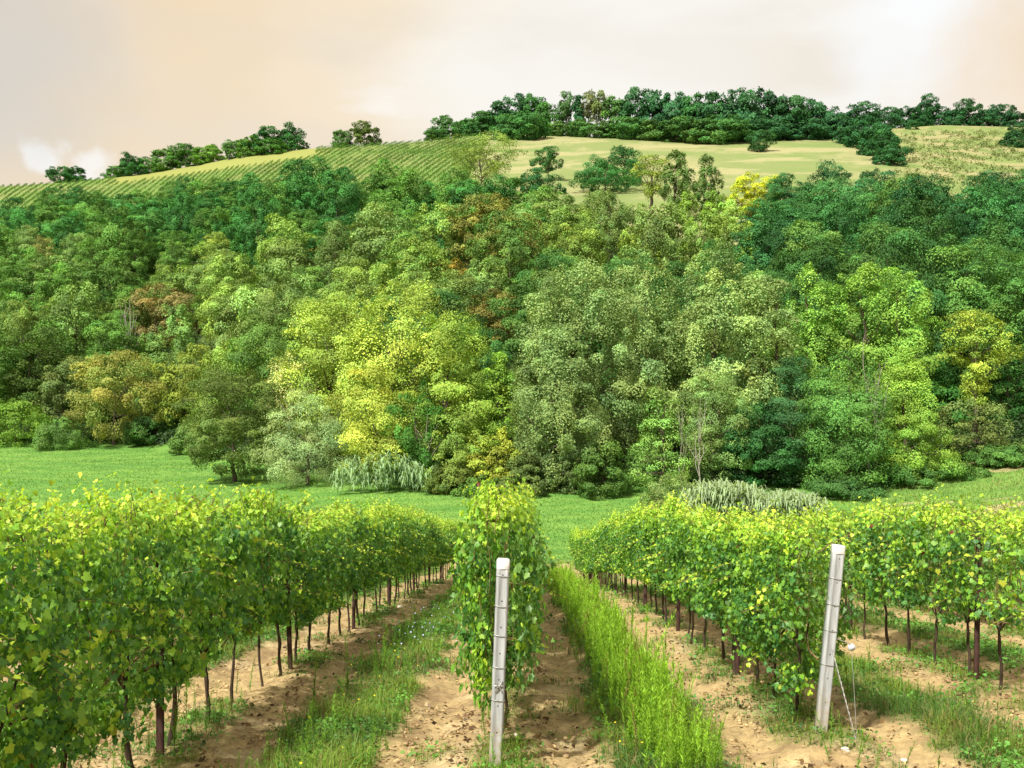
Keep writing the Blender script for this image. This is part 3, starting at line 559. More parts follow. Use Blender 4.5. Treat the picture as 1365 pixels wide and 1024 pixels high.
for k, (nm, cat, lab, x, yt, w, Y, shp, col, op) in enumerate(HERO):
    op = dict(op); X, zg, h = lift(x, yt, Y); h = max(h, 1.5)
    op.setdefault('seed', 100 + k)
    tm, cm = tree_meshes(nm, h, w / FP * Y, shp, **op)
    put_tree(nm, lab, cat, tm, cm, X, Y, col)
    hero_px.append((x, yt, w, Y))

# trees along the skyline: x, top y, width px, metres beyond the crest, colour, label or None
SKY_TREES = [
 (81, 221, 28, 0, G_DARK, 'small round dark tree, left one of the pair at the far left of the skyline'),
 (100, 222, 24, 0, G_DARK, 'small round dark tree, right one of the pair at the far left of the skyline'),
 (150, 222, 20, 0, G_MID, 'tiny green tree at the left end of the left skyline hedge'),
 (171, 205, 34, 0, G_DARK, 'dark round tree, tallest at the left end of the left skyline hedge'),
 (197, 210, 30, 0, G_MID, 'mid-green tree next right of the dark round hedge tree'),
 (222, 198, 36, 0, (0.06, 0.13, 0.03), 'bushy tree at the start of the tall part of the left skyline hedge'),
 (250, 194, 40, 0, (0.05, 0.13, 0.03), 'broad bushy tree in the middle of the left skyline hedge'),
 (281, 193, 38, 0, (0.09, 0.17, 0.03), 'lighter green bushy tree in the left skyline hedge before its gap'),
 (315, 186, 30, 0, (0.055, 0.13, 0.03), 'green tree at the foot of the two tall trees of the left skyline'),
 (332, 182, 30, 0, (0.07, 0.14, 0.03), 'green tree left of the two tall trees of the left skyline'),
 (354, 170, 38, 0, G_DARK, 'dark tall tree, left one of the two tall trees of the left skyline'),
 (386, 166, 38, 0, G_DARK, 'dark tall tree, right one of the two tall trees of the left skyline'),
 (365, 185, 34, -8, (0.05, 0.12, 0.03), 'low green tree in front of the two tall trees of the left skyline'),
 (457, 173, 26, 0, (0.05, 0.11, 0.03), 'smaller rounded tree of the lone pair on the crest'),
 (487, 164, 32, 0, (0.07, 0.10, 0.03), 'taller open-crowned tree of the lone pair on the crest'),
 (592, 154, 34, 0, (0.045, 0.11, 0.035), 'open dark tree at the left foot of the hilltop wood'),
 (577, 172, 24, 0, (0.05, 0.11, 0.035), 'low shrubby tree beside the open dark tree at the wood foot'),
 (622, 160, 38, 8, (0.045, 0.115, 0.035), None), (640, 150, 44, 12, (0.04, 0.11, 0.035), None), (664, 140, 46, 14, G_TEAL, None), (688, 127, 50, 16, G_TEAL, None), (712, 126, 44, 15, (0.035, 0.10, 0.035), None), (730, 142, 40, 12, (0.045, 0.12, 0.035), None),
 (675, 152, 40, 186, (0.045, 0.115, 0.04), 'hilltop tree with a dark short trunk at the left of the pale field top'), (704, 150, 44, 186, (0.04, 0.11, 0.035), 'hilltop tree with a thick dark trunk over the pale field top'),
 (757, 125, 22, 10, (0.05, 0.10, 0.04), 'thin ragged tree, first of the sparse hilltop trees'), (771, 126, 22, 10, G_TEAL, 'narrow dark conical tree among the sparse hilltop trees'),
 (786, 124, 24, 12, (0.09, 0.10, 0.05), 'see-through tall tree among the sparse hilltop trees'), (802, 125, 24, 12, (0.09, 0.11, 0.05), 'see-through tall tree at the right of the sparse hilltop trees'),
 (822, 130, 36, 8, (0.055, 0.12, 0.035), None), (846, 124, 36, 10, G_TEAL, None), (872, 121, 40, 12, G_TEAL, None), (898, 123, 38, 12, G_TEAL, None), (925, 125, 40, 11, (0.03, 0.095, 0.035), None), (952, 126, 36, 12, G_TEAL, None),
 (978, 122, 38, 12, G_TEAL, None), (1003, 119, 42, 12, G_TEAL, None), (1030, 124, 40, 10, G_TEAL, None), (1056, 134, 34, 8, (0.03, 0.09, 0.035), None), (1080, 132, 40, 8, G_TEAL, None), (1100, 142, 32, 6, G_TEAL, None),
 (745, 162, 34, -4, (0.07, 0.13, 0.04), None), (776, 160, 36, -4, (0.06, 0.13, 0.045), None), (806, 162, 36, -4, (0.06, 0.12, 0.04), None), (838, 158, 38, -4, (0.05, 0.12, 0.04), None), (868, 162, 36, -6, (0.07, 0.13, 0.045), None), (900, 160, 40, -8, (0.055, 0.12, 0.045), None),
 (932, 162, 36, -8, (0.075, 0.13, 0.04), None), (957, 154, 44, -10, (0.05, 0.115, 0.04), None), (985, 160, 36, -4, (0.04, 0.105, 0.04), None), (1015, 158, 40, 0, G_TEAL, None), (1045, 160, 38, 0, G_TEAL, None), (1075, 160, 38, 0, G_TEAL, None), (1102, 162, 34, 0, G_TEAL, None),
 (1144, 140, 46, 186, G_TEAL, 'tallest dark tree at the top of the hedge running down between the two hill fields'),
 (1128, 155, 36, 191, G_TEAL, 'dark tree on the left side of the hedge top between the hill fields'),
 (1156, 156, 46, 198, (0.022, 0.075, 0.034), 'dark tree second down the hedge between the hill fields'), (1170, 167, 44, 207, (0.025, 0.08, 0.034), 'dark tree in the middle of the hedge between the hill fields'),
 (1184, 178, 40, 215, (0.022, 0.075, 0.03), 'dark tree near the lower end of the hedge between the hill fields'), (1188, 191, 34, 220, (0.025, 0.08, 0.034), 'round dark tree at the lower tip of the hedge between the hill fields'),
 (1180, 142, 30, 4, G_TEAL, None), (1205, 143, 30, 4, G_TEAL, None), (1234, 128, 26, 6, G_TEAL, 'tall dark tree sticking up from the right skyline hedge'), (1222, 145, 30, 4, (0.022, 0.075, 0.034), None), (1252, 142, 32, 4, G_TEAL, None), (1275, 146, 30, 4, (0.022, 0.075, 0.034), None), (1292, 134, 32, 5, G_TEAL, 'broad dark tree standing above the right skyline hedge'),
 (1310, 147, 30, 4, G_TEAL, None), (1332, 138, 30, 4, (0.02, 0.07, 0.035), 'dark leaning tree near the right end of the skyline hedge'), (1352, 150, 30, 2, G_TEAL, None),
 (1217, 162, 14, 172, (0.03, 0.085, 0.034), 'tiny round bush in the scrubby hill field below the right hedge'), (1350, 176, 32, 196, (0.03, 0.08, 0.04), 'dark round bush at the right edge of the scrubby hill field'), (1364, 164, 28, 184, (0.03, 0.08, 0.04), 'dark bush above the round bush at the right edge'),
]
ARCH_SKY = [tree_meshes("skyline_tree", 10, 9, s, cb=c, ncl=46, nleaf=100, ls=0.62, seed=200 + k, gap=gp, limbs=12) for k, (s, c, gp) in enumerate((('round', 0.03, 0.2), ('dome', 0.0, 0.15), ('round', 0.02, 0.35), ('dome', 0.0, 0.25)))]
SKYLOG = {}
ARCH_OPEN = tree_meshes("sparse_tree", 10, 6, 'umbrella', cb=0.45, ncl=26, nleaf=60, ls=0.6, seed=210, gap=0.5, limbs=20)
ARCH_CONE = tree_meshes("conical_tree", 10, 5, 'cone', cb=0.05, ncl=40, nleaf=90, ls=0.6, seed=211)
for k, (x, yt, w, off, col, lab) in enumerate(SKY_TREES):
    u = float(_px(x)); Y = float(d_crest(u)) + off if abs(off) < 100 else (11 + SL * float(d_hill(u))) / (SL - (500 - off) / FP); X, zg, h = lift(x, yt, Y); h = max(h, 1.2) + 1.0; zs = zg - 1.0
    tm, cm = ARCH_SKY[k % 4]
    aw, grp, nm = 9.0, None, 'broadleaf_tree'
    if lab and 'see-through' in lab or lab and 'thin ragged' in lab: (tm, cm), aw = ARCH_OPEN, 6.0
    if lab and 'conical' in lab: (tm, cm), aw, nm = ARCH_CONE, 5.0, 'conical_tree'
    if lab and 'bush' in lab and 'bushy' not in lab: nm = 'bush'
    if lab is None:
        if x < 740: lab, grp = 'blue-green tree in the rounded hilltop wood left of the sparse trees', 'trees of the rounded hilltop wood'
        elif yt >= 153 and x < 1110: lab, grp = 'low green tree along the field side of the long hilltop wood', 'low trees fronting the hilltop wood'
        elif x < 1110: lab, grp = 'tall dark teal tree on the ridge of the long hilltop wood', 'ridge trees of the long hilltop wood'
        else: lab, grp = 'dark teal tree in the level skyline hedge at far right', 'trees of the right skyline hedge'
    s = w * (1.3 if 815 < x < 1112 or x < 60 else 1.0) / FP * Y / aw
    o = put_tree(nm, lab, 'bush' if nm == 'bush' else 'tree', tm, cm, X, Y, col, grp, rz=(k * 2.4) % 6.28, sc=s, sz=h / 10.0, z=zs)
    SKYLOG.setdefault(lab, []).append((x, o))

# the wood on the hillside
SHP = [('round', 0.06), ('dome', 0.04), ('round', 0.05), ('dome', 0.05), ('round', 0.04), ('poplar', 0.04), ('dome', 0.06), ('cone', 0.04)]
SHP += [('round', 0.08), ('dome', 0.03), ('poplar', 0.04), ('round', 0.03)]
NC = (60, 95, 45, 110, 80, 70, 50, 80, 120, 70, 60, 90); NL = (170, 120, 210, 110, 130, 130, 190, 120, 110, 150, 150, 130); LS = (0.34, 0.32, 0.38, 0.31, 0.36, 0.30, 0.37, 0.31, 0.30, 0.35, 0.30, 0.34)
ARCH = [tree_meshes("forest_tree", 12, 9.5 if s != 'poplar' else 7, s, cb=c, ncl=NC[k], nleaf=NL[k], ls=LS[k], seed=300 + k, var=0.30, limbs=8, narrow=0.8) for k, (s, c) in enumerate(SHP)]
LMARK = [('the yellow group', 520, 420), ('the rusty brown tree', 598, 375), ('the pinkish rust tree', 205, 400), ('the broad grey poplar', 764, 400), ('the olive-brown oak', 152, 520), ('the left skyline hedge', 240, 240),
         ('the hill vineyard', 500, 230), ('the feathery olive tree', 640, 230), ('the lollipop oak', 731, 220), ('the dark oak pair', 815, 235), ('the tall rim poplars', 920, 250), ('the yellow rim tree', 1006, 248), ('the broad dark teal oak', 1110, 290),
         ('the fresh green poplars', 1140, 400), ('the scrubby hill field', 1270, 240), ('the orange-tinted tree', 412, 345), ('the mustard-yellow tree', 760, 330), ('the grey dead snag', 172, 410), ('the dark round oak', 313, 540), ('the far left field', 30, 260), ('the tall mid-green poplar', 1285, 350)]
def forest_color(px, py, g, near_=False):
    n = float(fbm(px / 90.0, py / 60.0, 61, 3))
    j = g.random()
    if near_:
        c, nm = ((0.040, 0.095, 0.032), 'dark green') if j < 0.7 else ((0.055, 0.110, 0.034), 'deep green')  # dark leaf colour stands in for the shaded gaps behind the front trees
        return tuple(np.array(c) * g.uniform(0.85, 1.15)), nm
    if px > 980 and py < 378:
        c = G_TEAL if j < 0.45 else (0.034, 0.100, 0.040) if j < 0.85 else (0.09, 0.15, 0.045); nm = 'dark teal'
        if j >= 0.85: nm = 'mid-green'
    elif py < (325 if px < 560 else 300) and px < 700 and j < 0.92:
        c, nm = ((0.035, 0.105, 0.034), 'dark green') if j < 0.55 else ((0.070, 0.138, 0.036), 'deep green')
    elif px < 270 and py > 330:
        c, nm = ((0.072, 0.135, 0.034), 'deep green') if j < 0.5 else ((0.10, 0.135, 0.04), 'olive') if j < 0.68 else ((0.11, 0.165, 0.06), 'grey-green') if j < 0.95 else ((0.135, 0.135, 0.05), 'brownish')
    elif j < 0.42: c, nm = ((0.120, 0.165, 0.062), 'grey-green')
    elif j < 0.66: c, nm = ((0.088, 0.148, 0.043), 'mid-green')
    elif j < 0.80: c, nm = ((0.150, 0.205, 0.058), 'light green')
    elif j < 0.90: c, nm = ((0.150, 0.190, 0.046), 'yellow-green')
    elif j < 0.915: c, nm = ((0.15, 0.14, 0.045), 'brownish')
    else: c, nm = ((0.05, 0.12, 0.038), 'dark green')
    return tuple(np.array(c) * g.uniform(0.82, 1.2)), nm
g = np.random.default_rng(11)
pts = []
hx = np.array([[_px(x) * Y, Y, w / FP * Y * 0.36] for x, yt, w, Y in hero_px])
FRONT = [(x, w, Y) for x, yt, w, Y in hero_px if 140 < Y < 250] + [(173, 40, 178)]
for _ in range(30000):
    u = g.uniform(-0.60, 0.60); lo, hi = float(d_hill(u)) + (5 if u < -0.24 else 20), float(d_field(u)) - 2
    Y = math.sqrt(g.uniform(lo * lo, hi * hi)); X = u * Y
    md = 8.9 + 2.0 * vnoise(X / 25, Y / 25, 71)
    if np.min(np.hypot(hx[:, 0] - X, hx[:, 1] - Y) - hx[:, 2]) < 2.0: continue
    if -0.0 + 852 < 682.5 + FP * u < 966 and Y > 203: continue
    if 968 < 682.5 + FP * u < 1044 and Y > 212: continue
    pxq = 682.5 + FP * u
    if any(hy_ - 24 < Y < hy_ and abs(pxq - hx_) < hw_ * 0.5 for hx_, hw_, hy_ in FRONT): continue
    if pts and np.min(np.hypot(np.array(pts)[:, 0] - X, np.array(pts)[:, 1] - Y)) < md: continue
    pts.append((X, Y))
NEAR = [tree_meshes("near_forest_tree", 12, 9.5, s, cb=c, ncl=85, nleaf=210, ls=0.26, seed=330 + k, var=0.26, limbs=8) for k, (s, c) in enumerate((('round', 0.05), ('dome', 0.03), ('round', 0.04)))]
LOG = {}
for k, (X, Y) in enumerate(pts):
    z = float(ground(X, Y)); px, py = (float(v) for v in proj(X, Y, z + 9))
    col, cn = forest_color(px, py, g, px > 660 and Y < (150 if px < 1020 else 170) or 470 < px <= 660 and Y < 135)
    a = int(g.integers(0, len(ARCH))); 
    if px > 980 and py < 345 or py < 290: a = int(g.choice([0, 1, 2, 3, 4, 6, 8, 9, 11]))
    s = g.uniform(0.92, 1.3); hh = g.uniform(0.78, 1.28) * (1.0 if Y > 130 else 1.1)
    edge = float(d_field(X / Y)) - Y
    if edge < 16: hh *= 0.74
    lm = min(LMARK, key=lambda q: (q[1] - px) ** 2 + 1.5 * (q[2] - py) ** 2)
    dx, dy = px - lm[1], py - lm[2]
    v_ = 'above' if dy < 0 else 'below'; h_w = 'right of' if dx > 0 else 'left of'
    rel = h_w if abs(dx) > 2.2 * abs(dy) else v_ if abs(dy) > 2.2 * abs(dx) else v_ + ' ' + h_w
    size = 'large' if s > 1.17 else 'small' if s < 1.0 else 'middling'
    near = Y < 150
    if near: a = int(g.integers(0, 3))
    am = NEAR[a] if near else ARCH[a]
    form = 'round-crowned' if near and a != 1 else 'dome-crowned' if near else {'round': 'round-crowned', 'dome': 'dome-crowned', 'poplar': 'narrow', 'cone': 'pointed'}[SHP[a][0]]
    lab = f"{size} {cn} {form} wood tree {rel} {lm[0]}"
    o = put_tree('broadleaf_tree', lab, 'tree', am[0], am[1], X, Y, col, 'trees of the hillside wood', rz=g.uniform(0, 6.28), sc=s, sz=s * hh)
    LOG.setdefault(lab, []).append((px, o))
def nth(q, n):
    w_ = ['leftmost', 'second from left', 'third from left', 'fourth from left', 'fifth from left', 'sixth from left', 'seventh from left', 'eighth from left', 'ninth from left', 'tenth from left']
    return 'rightmost' if q == n - 1 else w_[q] if q < 10 else f'{q + 1}th from left'
def single_out(log):
    """things that share a description are told apart by their order along the picture"""
    for lab, lst in log.items():
        if len(lst) > 1:
            for q, (px, o) in enumerate(sorted(lst, key=lambda e: e[0])): o['label'] = lab + ', ' + nth(q, len(lst))
single_out(LOG); single_out(SKYLOG)

# undergrowth below the wood and along its edge: one mass of leaves
g = np.random.default_rng(12)
n = 100000
u = g.uniform(-0.62, 0.62, n); dh = d_hill(u); df = d_field(u)
t = g.random(n); Y = np.where(t < 0.45, dh + g.uniform(-4.5, 8, n), dh + (df - dh) * np.sqrt(g.random(n)))
X = u * Y; hgt = np.where(t < 0.45, 3.0, 2.6) * fbm(X * 0.2, Y * 0.2, 81, 3) * g.random(n) ** 0.6
P = np.c_[X, Y, ground(X, Y) + hgt]
V, F = place(LEAF_T, LEAF_F, P, g.normal(size=(n, 3)) * 0.6 + np.array([0, -0.3, 0.9]), g.normal(size=(n, 3)) + np.array([0, 0, -0.4]), g.uniform(0.18, 0.42, n) * np.where(Y > 140, 1.4, 1.0))
cv = np.array((0.038, 0.080, 0.024)) * (0.5 + 1.0 * fbm(X * 0.1, Y * 0.1, 82, 3))[:, None] * g.uniform(0.7, 1.3, (n, 1))  # colour kept dark to paint the shade in gaps between the crowns
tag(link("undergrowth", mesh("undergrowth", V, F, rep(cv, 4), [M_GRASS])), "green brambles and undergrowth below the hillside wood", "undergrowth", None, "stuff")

# bare dead trees
def snag(name, label, x, yt, Y, seed, spread=0.3, nb=9, trunk=0.12, mat_=M_DEAD):
    g = np.random.default_rng(seed); X, zg, h = lift(x, yt, Y); A = Acc()
    for k in range(nb + 1):
        a = g.uniform(0, 6.28); s = 0 if k == 0 else g.uniform(0.15, 0.6) * h; top = h if k == 0 else min(h * 0.97, s + h * g.uniform(0.25, 0.5))
        e = (0 if k == 0 else spread * h * g.uniform(0.2, 0.6))
        q = np.linspace(0, 1, 7); bx = e * q ** 0.8
        Pp = np.c_[bx * math.cos(a) + np.cumsum(g.normal(size=7)) * 0.012 * h, bx * math.sin(a) + np.cumsum(g.normal(size=7)) * 0.012 * h, s + (top - s) * q - (0.3 if k == 0 else 0)]
        if k: Pp[0, :2] = 0
        A.add(*tube(Pp, trunk * (1 if k == 0 else 0.5) * np.linspace(1, 0.2, 7), 6), (1, 1, 1))
        if k % 2:
            b = Pp[3]; d = g.normal(size=3) * 0.3 + np.array([0, 0, 0.6]); A.add(*tube(np.array([b, b + d * h * 0.08, b + d * h * 0.16]), trunk * np.array([0.3, 0.2, 0.08]), 5), (1, 1, 1))
    o = link(name, A.mesh(name, [mat_], True), None, (X, Y, zg)); tag(o, label, 'tree')
snag('dead_tree', 'bare whitish dead trunk with thin branches in front of the pale grey willow', 932, 525, 86.5, 1, 0.26, 7, 0.075)
snag('dead_tree', 'thin bare stem left of the bare whitish trunk', 910, 535, 88, 2, 0.12, 4, 0.045)
snag('dead_tree', 'white dead branches rising between the right locusts', 1165, 446, 87.5, 3, 0.16, 9, 0.10)
snag('dead_tree', 'grey dead snag beside the pinkish rust tree', 173, 396, 178, 4, 0.25, 12, 0.22)
snag('dead_tree', 'fallen-looking pale dead branches under the yellow group', 566, 548, 94.5, 6, 0.5, 8, 0.08)

# giant reeds
def reeds(label, x, yt, w, Y, nst, seed, col):
    g = np.random.default_rng(seed); X, zg, h = lift(x, yt, Y); r = w / FP * Y / 2; A = Acc()
    base = np.c_[g.uniform(-r, r, nst), g.uniform(-1.6, 1.6, nst), np.zeros(nst)]
    base[:, 2] = ground(X + base[:, 0], Y + base[:, 1]) - zg
    hs = h * g.uniform(0.72, 1.0, nst) * (1 - 0.35 * (base[:, 0] / r) ** 2); lean = g.normal(size=(nst, 2)) * 0.16
    for b, hh, l in zip(base, hs, lean):
        q = np.linspace(0, 1, 5)
        A.add(*tube(np.c_[b[0] + l[0] * hh * q ** 2, b[1] + l[1] * hh * q ** 2, b[2] + hh * 0.95 * q], 0.018 * np.linspace(1, 0.4, 5), 4), np.array(col) * 0.8)
    k = 20; m = nst * k; own = np.repeat(np.arange(nst), k); t = np.tile(np.linspace(0.2, 1, k), nst) + g.uniform(-0.02, 0.02, m)
    P = base[own] + np.c_[lean[own] * (hs[own] * t ** 2)[:, None], hs[own] * 0.95 * t]
    az = g.uniform(0, 6.28, m); D0 = np.c_[np.cos(az), np.sin(az), g.uniform(0.5, 1.1, m)]
    Lf = g.uniform(0.9, 1.7, m); c = np.array(col) * g.uniform(0.75, 1.3, (m, 1))
    side = unit(np.cross(D0, [0, 0, 1])) * 0.062
    D0 = unit(D0); p1 = P + D0 * (Lf * 0.5)[:, None]; p2 = P + D0 * (Lf * 0.75)[:, None] + np.array([0, 0, -0.62]) * Lf[:, None]
    Vv = np.stack([P - side * 0.6, P + side * 0.6, p1 - side, p1 + side, p2], 1).reshape(-1, 3); o5 = np.arange(m)[:, None] * 5
    A.add(Vv, np.concatenate([o5 + [[0, 1, 3]], o5 + [[0, 3, 2]], o5 + [[2, 3, 4]]]), rep(c, 5))
    o = link('reed_clump', A.mesh('reed_clump', [M_GRASS]), None, (X, Y, zg)); tag(o, label, 'reeds')
reeds('arching clump of giant reeds with pale drooping leaves in front of the yellow trees', 512, 602, 124, 92, 46, 1, (0.27, 0.41, 0.21))
reeds('whitish tall reed bed beside the pale drooping bush', 966, 641, 100, 78, 100, 2, (0.30, 0.40, 0.22))
reeds('lower right end of the whitish reed bed behind the right vine row', 1052, 656, 84, 75, 80, 3, (0.29, 0.39, 0.21))
reeds('pale reeds seen through the thin right vine row below the bank', 1215, 690, 110, 64, 70, 4, (0.27, 0.38, 0.23))

# ------------------------------------------------------------------ vineyard on the hill: each row one hedge
g = np.random.default_rng(13)
nrow = 0
for k in range(84):
    xr = 800 - k * 9.6                                   # where the row would meet the crest, in picture pixels
    if xr < -12: break
    u1 = float(_px(xr)); Y1 = float(d_crest(u1)) - (10 if xr > 440 or xr < 150 else 40)
    n = 7000
    Yv = 520 - g.random(n) * 300; uv = u1 + 0.00052 * (Yv - 440)
    Xv = uv * Yv + g.normal(size=n) * 0.20
    zz = 0.4 + 1.3 * np.sqrt(g.random(n)); zg = ground(Xv, Yv); pxv, pyv = proj(Xv, Yv, zg)
    hyv = np.interp(pxv, [0, 140, 155, 260, 420, 440], [0, 0, 240, 226, 204, 0]) + 7
    ok = (pyv > hyv) & (Yv < d_crest(Xv / Yv) - 8) & (g.random(n) < 0.35 + 0.65 * sstep(0.3, 0.5, fbm(Xv * 0.3, Yv * 0.06, 92 + k % 5, 3))) & (Yv > d_field(Xv / Yv) + 1) & (pxv < np.interp(pyv, [170, 190, 230, 300], [655, 650, 628, 600]) - 1)
    Xv, Yv, zz, zg = Xv[ok], Yv[ok], zz[ok], zg[ok]; n = len(Xv)
    if n < 150: continue
    P = np.c_[Xv, Yv, zg + zz]
    V, F = place(LEAF_T, LEAF_F, P, g.normal(size=(n, 3)) * 0.7 + np.array([0, -0.2, 0.7]), g.normal(size=(n, 3)), g.uniform(0.22, 0.42, n))
    c = np.array((0.075, 0.175, 0.026)) * (0.8 + 0.5 * fbm(Xv * 0.1, Yv * 0.1, 91, 2))[:, None] * g.uniform(0.75, 1.25, (n, 1))
    xr = float(np.interp(0, [0, 1], [pxv[ok][np.argmax(Yv)], 0]))
    o = link('vine_row', mesh('vine_row', V, F, rep(c, 4), [M_GRASS]))
    sfx = 'th' if 10 < nrow + 1 < 20 else {1: 'st', 2: 'nd', 3: 'rd'}.get((nrow + 1) % 10, 'th')
    tag(o, f'thin row of the distant hill vineyard, {nrow + 1}{sfx} counted leftward from its right edge', 'vine row', 'rows of the distant hill vineyard'); nrow += 1
print("hill rows", nrow)
# scattered scrub tufts in the right-hand hill field: one mass
n = 900
px_ = g.uniform(1195, 1400, n); Yf = g.uniform(280, 500, n); Xf = _px(px_) * Yf
ok = (Yf > d_field(Xf / Yf) + 3) & (Yf < d_crest(Xf / Yf) - 4) & (fbm(Xf * 0.06, Yf * 0.06, 95, 3) > 0.45)
Xf, Yf = Xf[ok], Yf[ok]; m = len(Xf) * 14; own = np.repeat(np.arange(len(Xf)), 14)
off = g.normal(size=(m, 2)) * 0.7; zz = g.uniform(0, 1.3, m)
P = np.c_[Xf[own] + off[:, 0], Yf[own] + off[:, 1], ground(Xf[own] + off[:, 0], Yf[own] + off[:, 1]) + zz]
V, F = place(LEAF_T, LEAF_F, P, g.normal(size=(m, 3)) + np.array([0, 0, 0.6]), g.normal(size=(m, 3)), g.uniform(0.4, 0.9, m))
tag(link("scrub_grass", mesh("scrub_grass", V, F, rep(np.array((0.15, 0.20, 0.065)) * g.uniform(0.7, 1.3, (m, 1)), 4), [M_GRASS])), "tufts of scrub in the upper right hill field", "scrub", None, "stuff")

# ------------------------------------------------------------------ the near vineyard
def ordinal(i): return ['first', 'second', 'third', 'fourth', 'fifth', 'sixth', 'seventh', 'eighth', 'ninth', 'tenth', 'eleventh', 'twelfth'][i]
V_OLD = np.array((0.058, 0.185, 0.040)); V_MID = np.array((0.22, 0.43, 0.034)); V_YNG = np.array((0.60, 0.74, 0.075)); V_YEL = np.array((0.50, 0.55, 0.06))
def vine_foliage(seed, nl=2000, lsz=1.0, zb=0.74, zt=2.36, wid=0.36, thin=0.0, ln=1.25, shoots=9):
    g = np.random.default_rng(seed); A = Acc()
    # leaves hang in shoots: cluster centres on the two faces and the top of the hedge
    nc = max(30, nl // 34); side = g.choice([-1, 1], nc); cz = zb + (zt - zb) * g.random(nc) ** 0.85; cy = g.uniform(-ln / 2, ln / 2, nc)
    prof = 0.55 + 0.45 * np.sin(np.clip((cz - zb) / (zt - zb), 0, 1) * 2.7 + 0.2); cx = side * wid * prof * g.uniform(0.25, 1.15, nc)
    own = g.integers(0, nc, nl)
    P = np.c_[cx[own], cy[own], cz[own]] + g.normal(size=(nl, 3)) * np.array([0.07, 0.085, 0.10])
    low = zb - 0.1 + 0.3 * vnoise(P[:, 1] * 3 + seed, P[:, 0] * 2, seed)
    P[:, 2] = np.maximum(P[:, 2], low + 0.12 * g.random(nl))
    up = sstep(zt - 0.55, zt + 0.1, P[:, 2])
    N = np.c_[np.sign(P[:, 0] + 0.02 * g.normal(size=nl)) * 0.8, g.normal(size=nl) * 0.45, 0.35 + 0.55 * up + 0.35 * g.normal(size=nl)] + 0.3 * g.normal(size=(nl, 3))
    D = np.c_[np.sign(P[:, 0]) * 0.35, g.normal(size=nl) * 0.6, -0.9 + 0.7 * up] + 0.35 * g.normal(size=(nl, 3))
    S = lsz * g.uniform(0.036, 0.080, nl) * (1 - 0.32 * up)
    age_lit = np.clip(0.55 * up + 0.55 * g.random(nl) ** 1.7 + 0.16 * g.normal(size=nc)[own], 0, 1)  # paler upward: younger leaves, and partly the lit top put into the colour
    C = np.where(age_lit[:, None] < 0.5, V_OLD + (V_MID - V_OLD) * (age_lit / 0.5)[:, None], V_MID + (V_YNG - V_MID) * ((age_lit - 0.5) / 0.5)[:, None])
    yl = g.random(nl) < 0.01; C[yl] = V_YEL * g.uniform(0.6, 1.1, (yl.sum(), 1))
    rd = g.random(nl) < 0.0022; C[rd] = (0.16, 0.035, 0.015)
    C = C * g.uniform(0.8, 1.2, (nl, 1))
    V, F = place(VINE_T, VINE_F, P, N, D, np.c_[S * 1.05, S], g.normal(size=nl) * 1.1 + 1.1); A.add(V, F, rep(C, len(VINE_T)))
    B = Acc()
    # shoots standing out of the top and arching out of the sides, with small pale leaves
    for k in range(shoots + 4):
        topk = k < shoots
        b = np.array([g.uniform(-0.2, 0.2), g.uniform(-ln / 2, ln / 2), zt - 0.25]) if topk else np.array([g.choice([-1, 1]) * 0.02, g.uniform(-ln * 0.35, ln * 0.35), g.uniform(zb + 0.3, zt - 0.3)])
        L_ = (g.uniform(0.2, 0.42) if k % 3 else g.uniform(0.32, 0.52)) if topk else wid * 0.7 + g.uniform(0.12, 0.26); dv = unit(np.array([g.normal() * 0.35, g.normal() * 0.35, 1.0])) if topk else unit(np.array([np.sign(b[0]) * 0.9, g.normal() * 0.5, 0.15]))
        q = np.linspace(0, 1, 5)[:, None]; path = b + dv * L_ * q + np.array([dv[0] * 0.2, dv[1] * 0.2, -0.22 if not topk else -0.06]) * q ** 2
        B.add(*tube(path, 0.006 * np.linspace(1, 0.4, 5), 4), (0.30, 0.27, 0.08))
        m = 9; tt = np.linspace(0.12 if topk else 0.5, 1, m); Pm = b + dv * L_ * tt[:, None] + np.array([dv[0] * 0.2, dv[1] * 0.2, -0.22 if not topk else -0.06]) * (tt ** 2)[:, None]
        sv = unit(np.c_[g.normal(size=m), g.normal(size=m), 0.1 * np.ones(m)]); Sm = np.linspace(0.078, 0.030, m) * g.uniform(0.8, 1.2, m)
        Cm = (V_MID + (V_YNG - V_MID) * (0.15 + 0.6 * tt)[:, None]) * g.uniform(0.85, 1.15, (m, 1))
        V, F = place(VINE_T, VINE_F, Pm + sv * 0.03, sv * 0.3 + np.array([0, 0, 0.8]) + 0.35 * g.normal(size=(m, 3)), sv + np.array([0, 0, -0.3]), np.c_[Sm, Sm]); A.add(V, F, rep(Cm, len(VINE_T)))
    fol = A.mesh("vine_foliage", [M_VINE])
    # older brown canes inside the hedge
    K = Acc()
    for k in range(5):
        y0 = g.uniform(-ln * 0.32, ln * 0.32); q = np.linspace(0, 1, 6)
        K.add(*tube(np.c_[g.normal() * 0.1 + np.cumsum(g.normal(size=6)) * 0.03, y0 + np.cumsum(g.normal(size=6)) * 0.05, 0.85 + (zt - 0.9) * q], 0.006 * np.linspace(1.1, 0.5, 6), 5), (1, 1, 1))
    q = np.linspace(-1, 1, 7); K.add(*tube(np.c_[g.normal(size=7) * 0.015, q * ln / 2, 0.92 + 0.03 * np.sin(q * 5)], 0.012, 5), (1, 1, 1))
    K.add(np.concatenate(B.V), np.concatenate(B.F[4]), (1, 1, 1))
    return fol, K.mesh("vine_cane", [M_CANE], True)
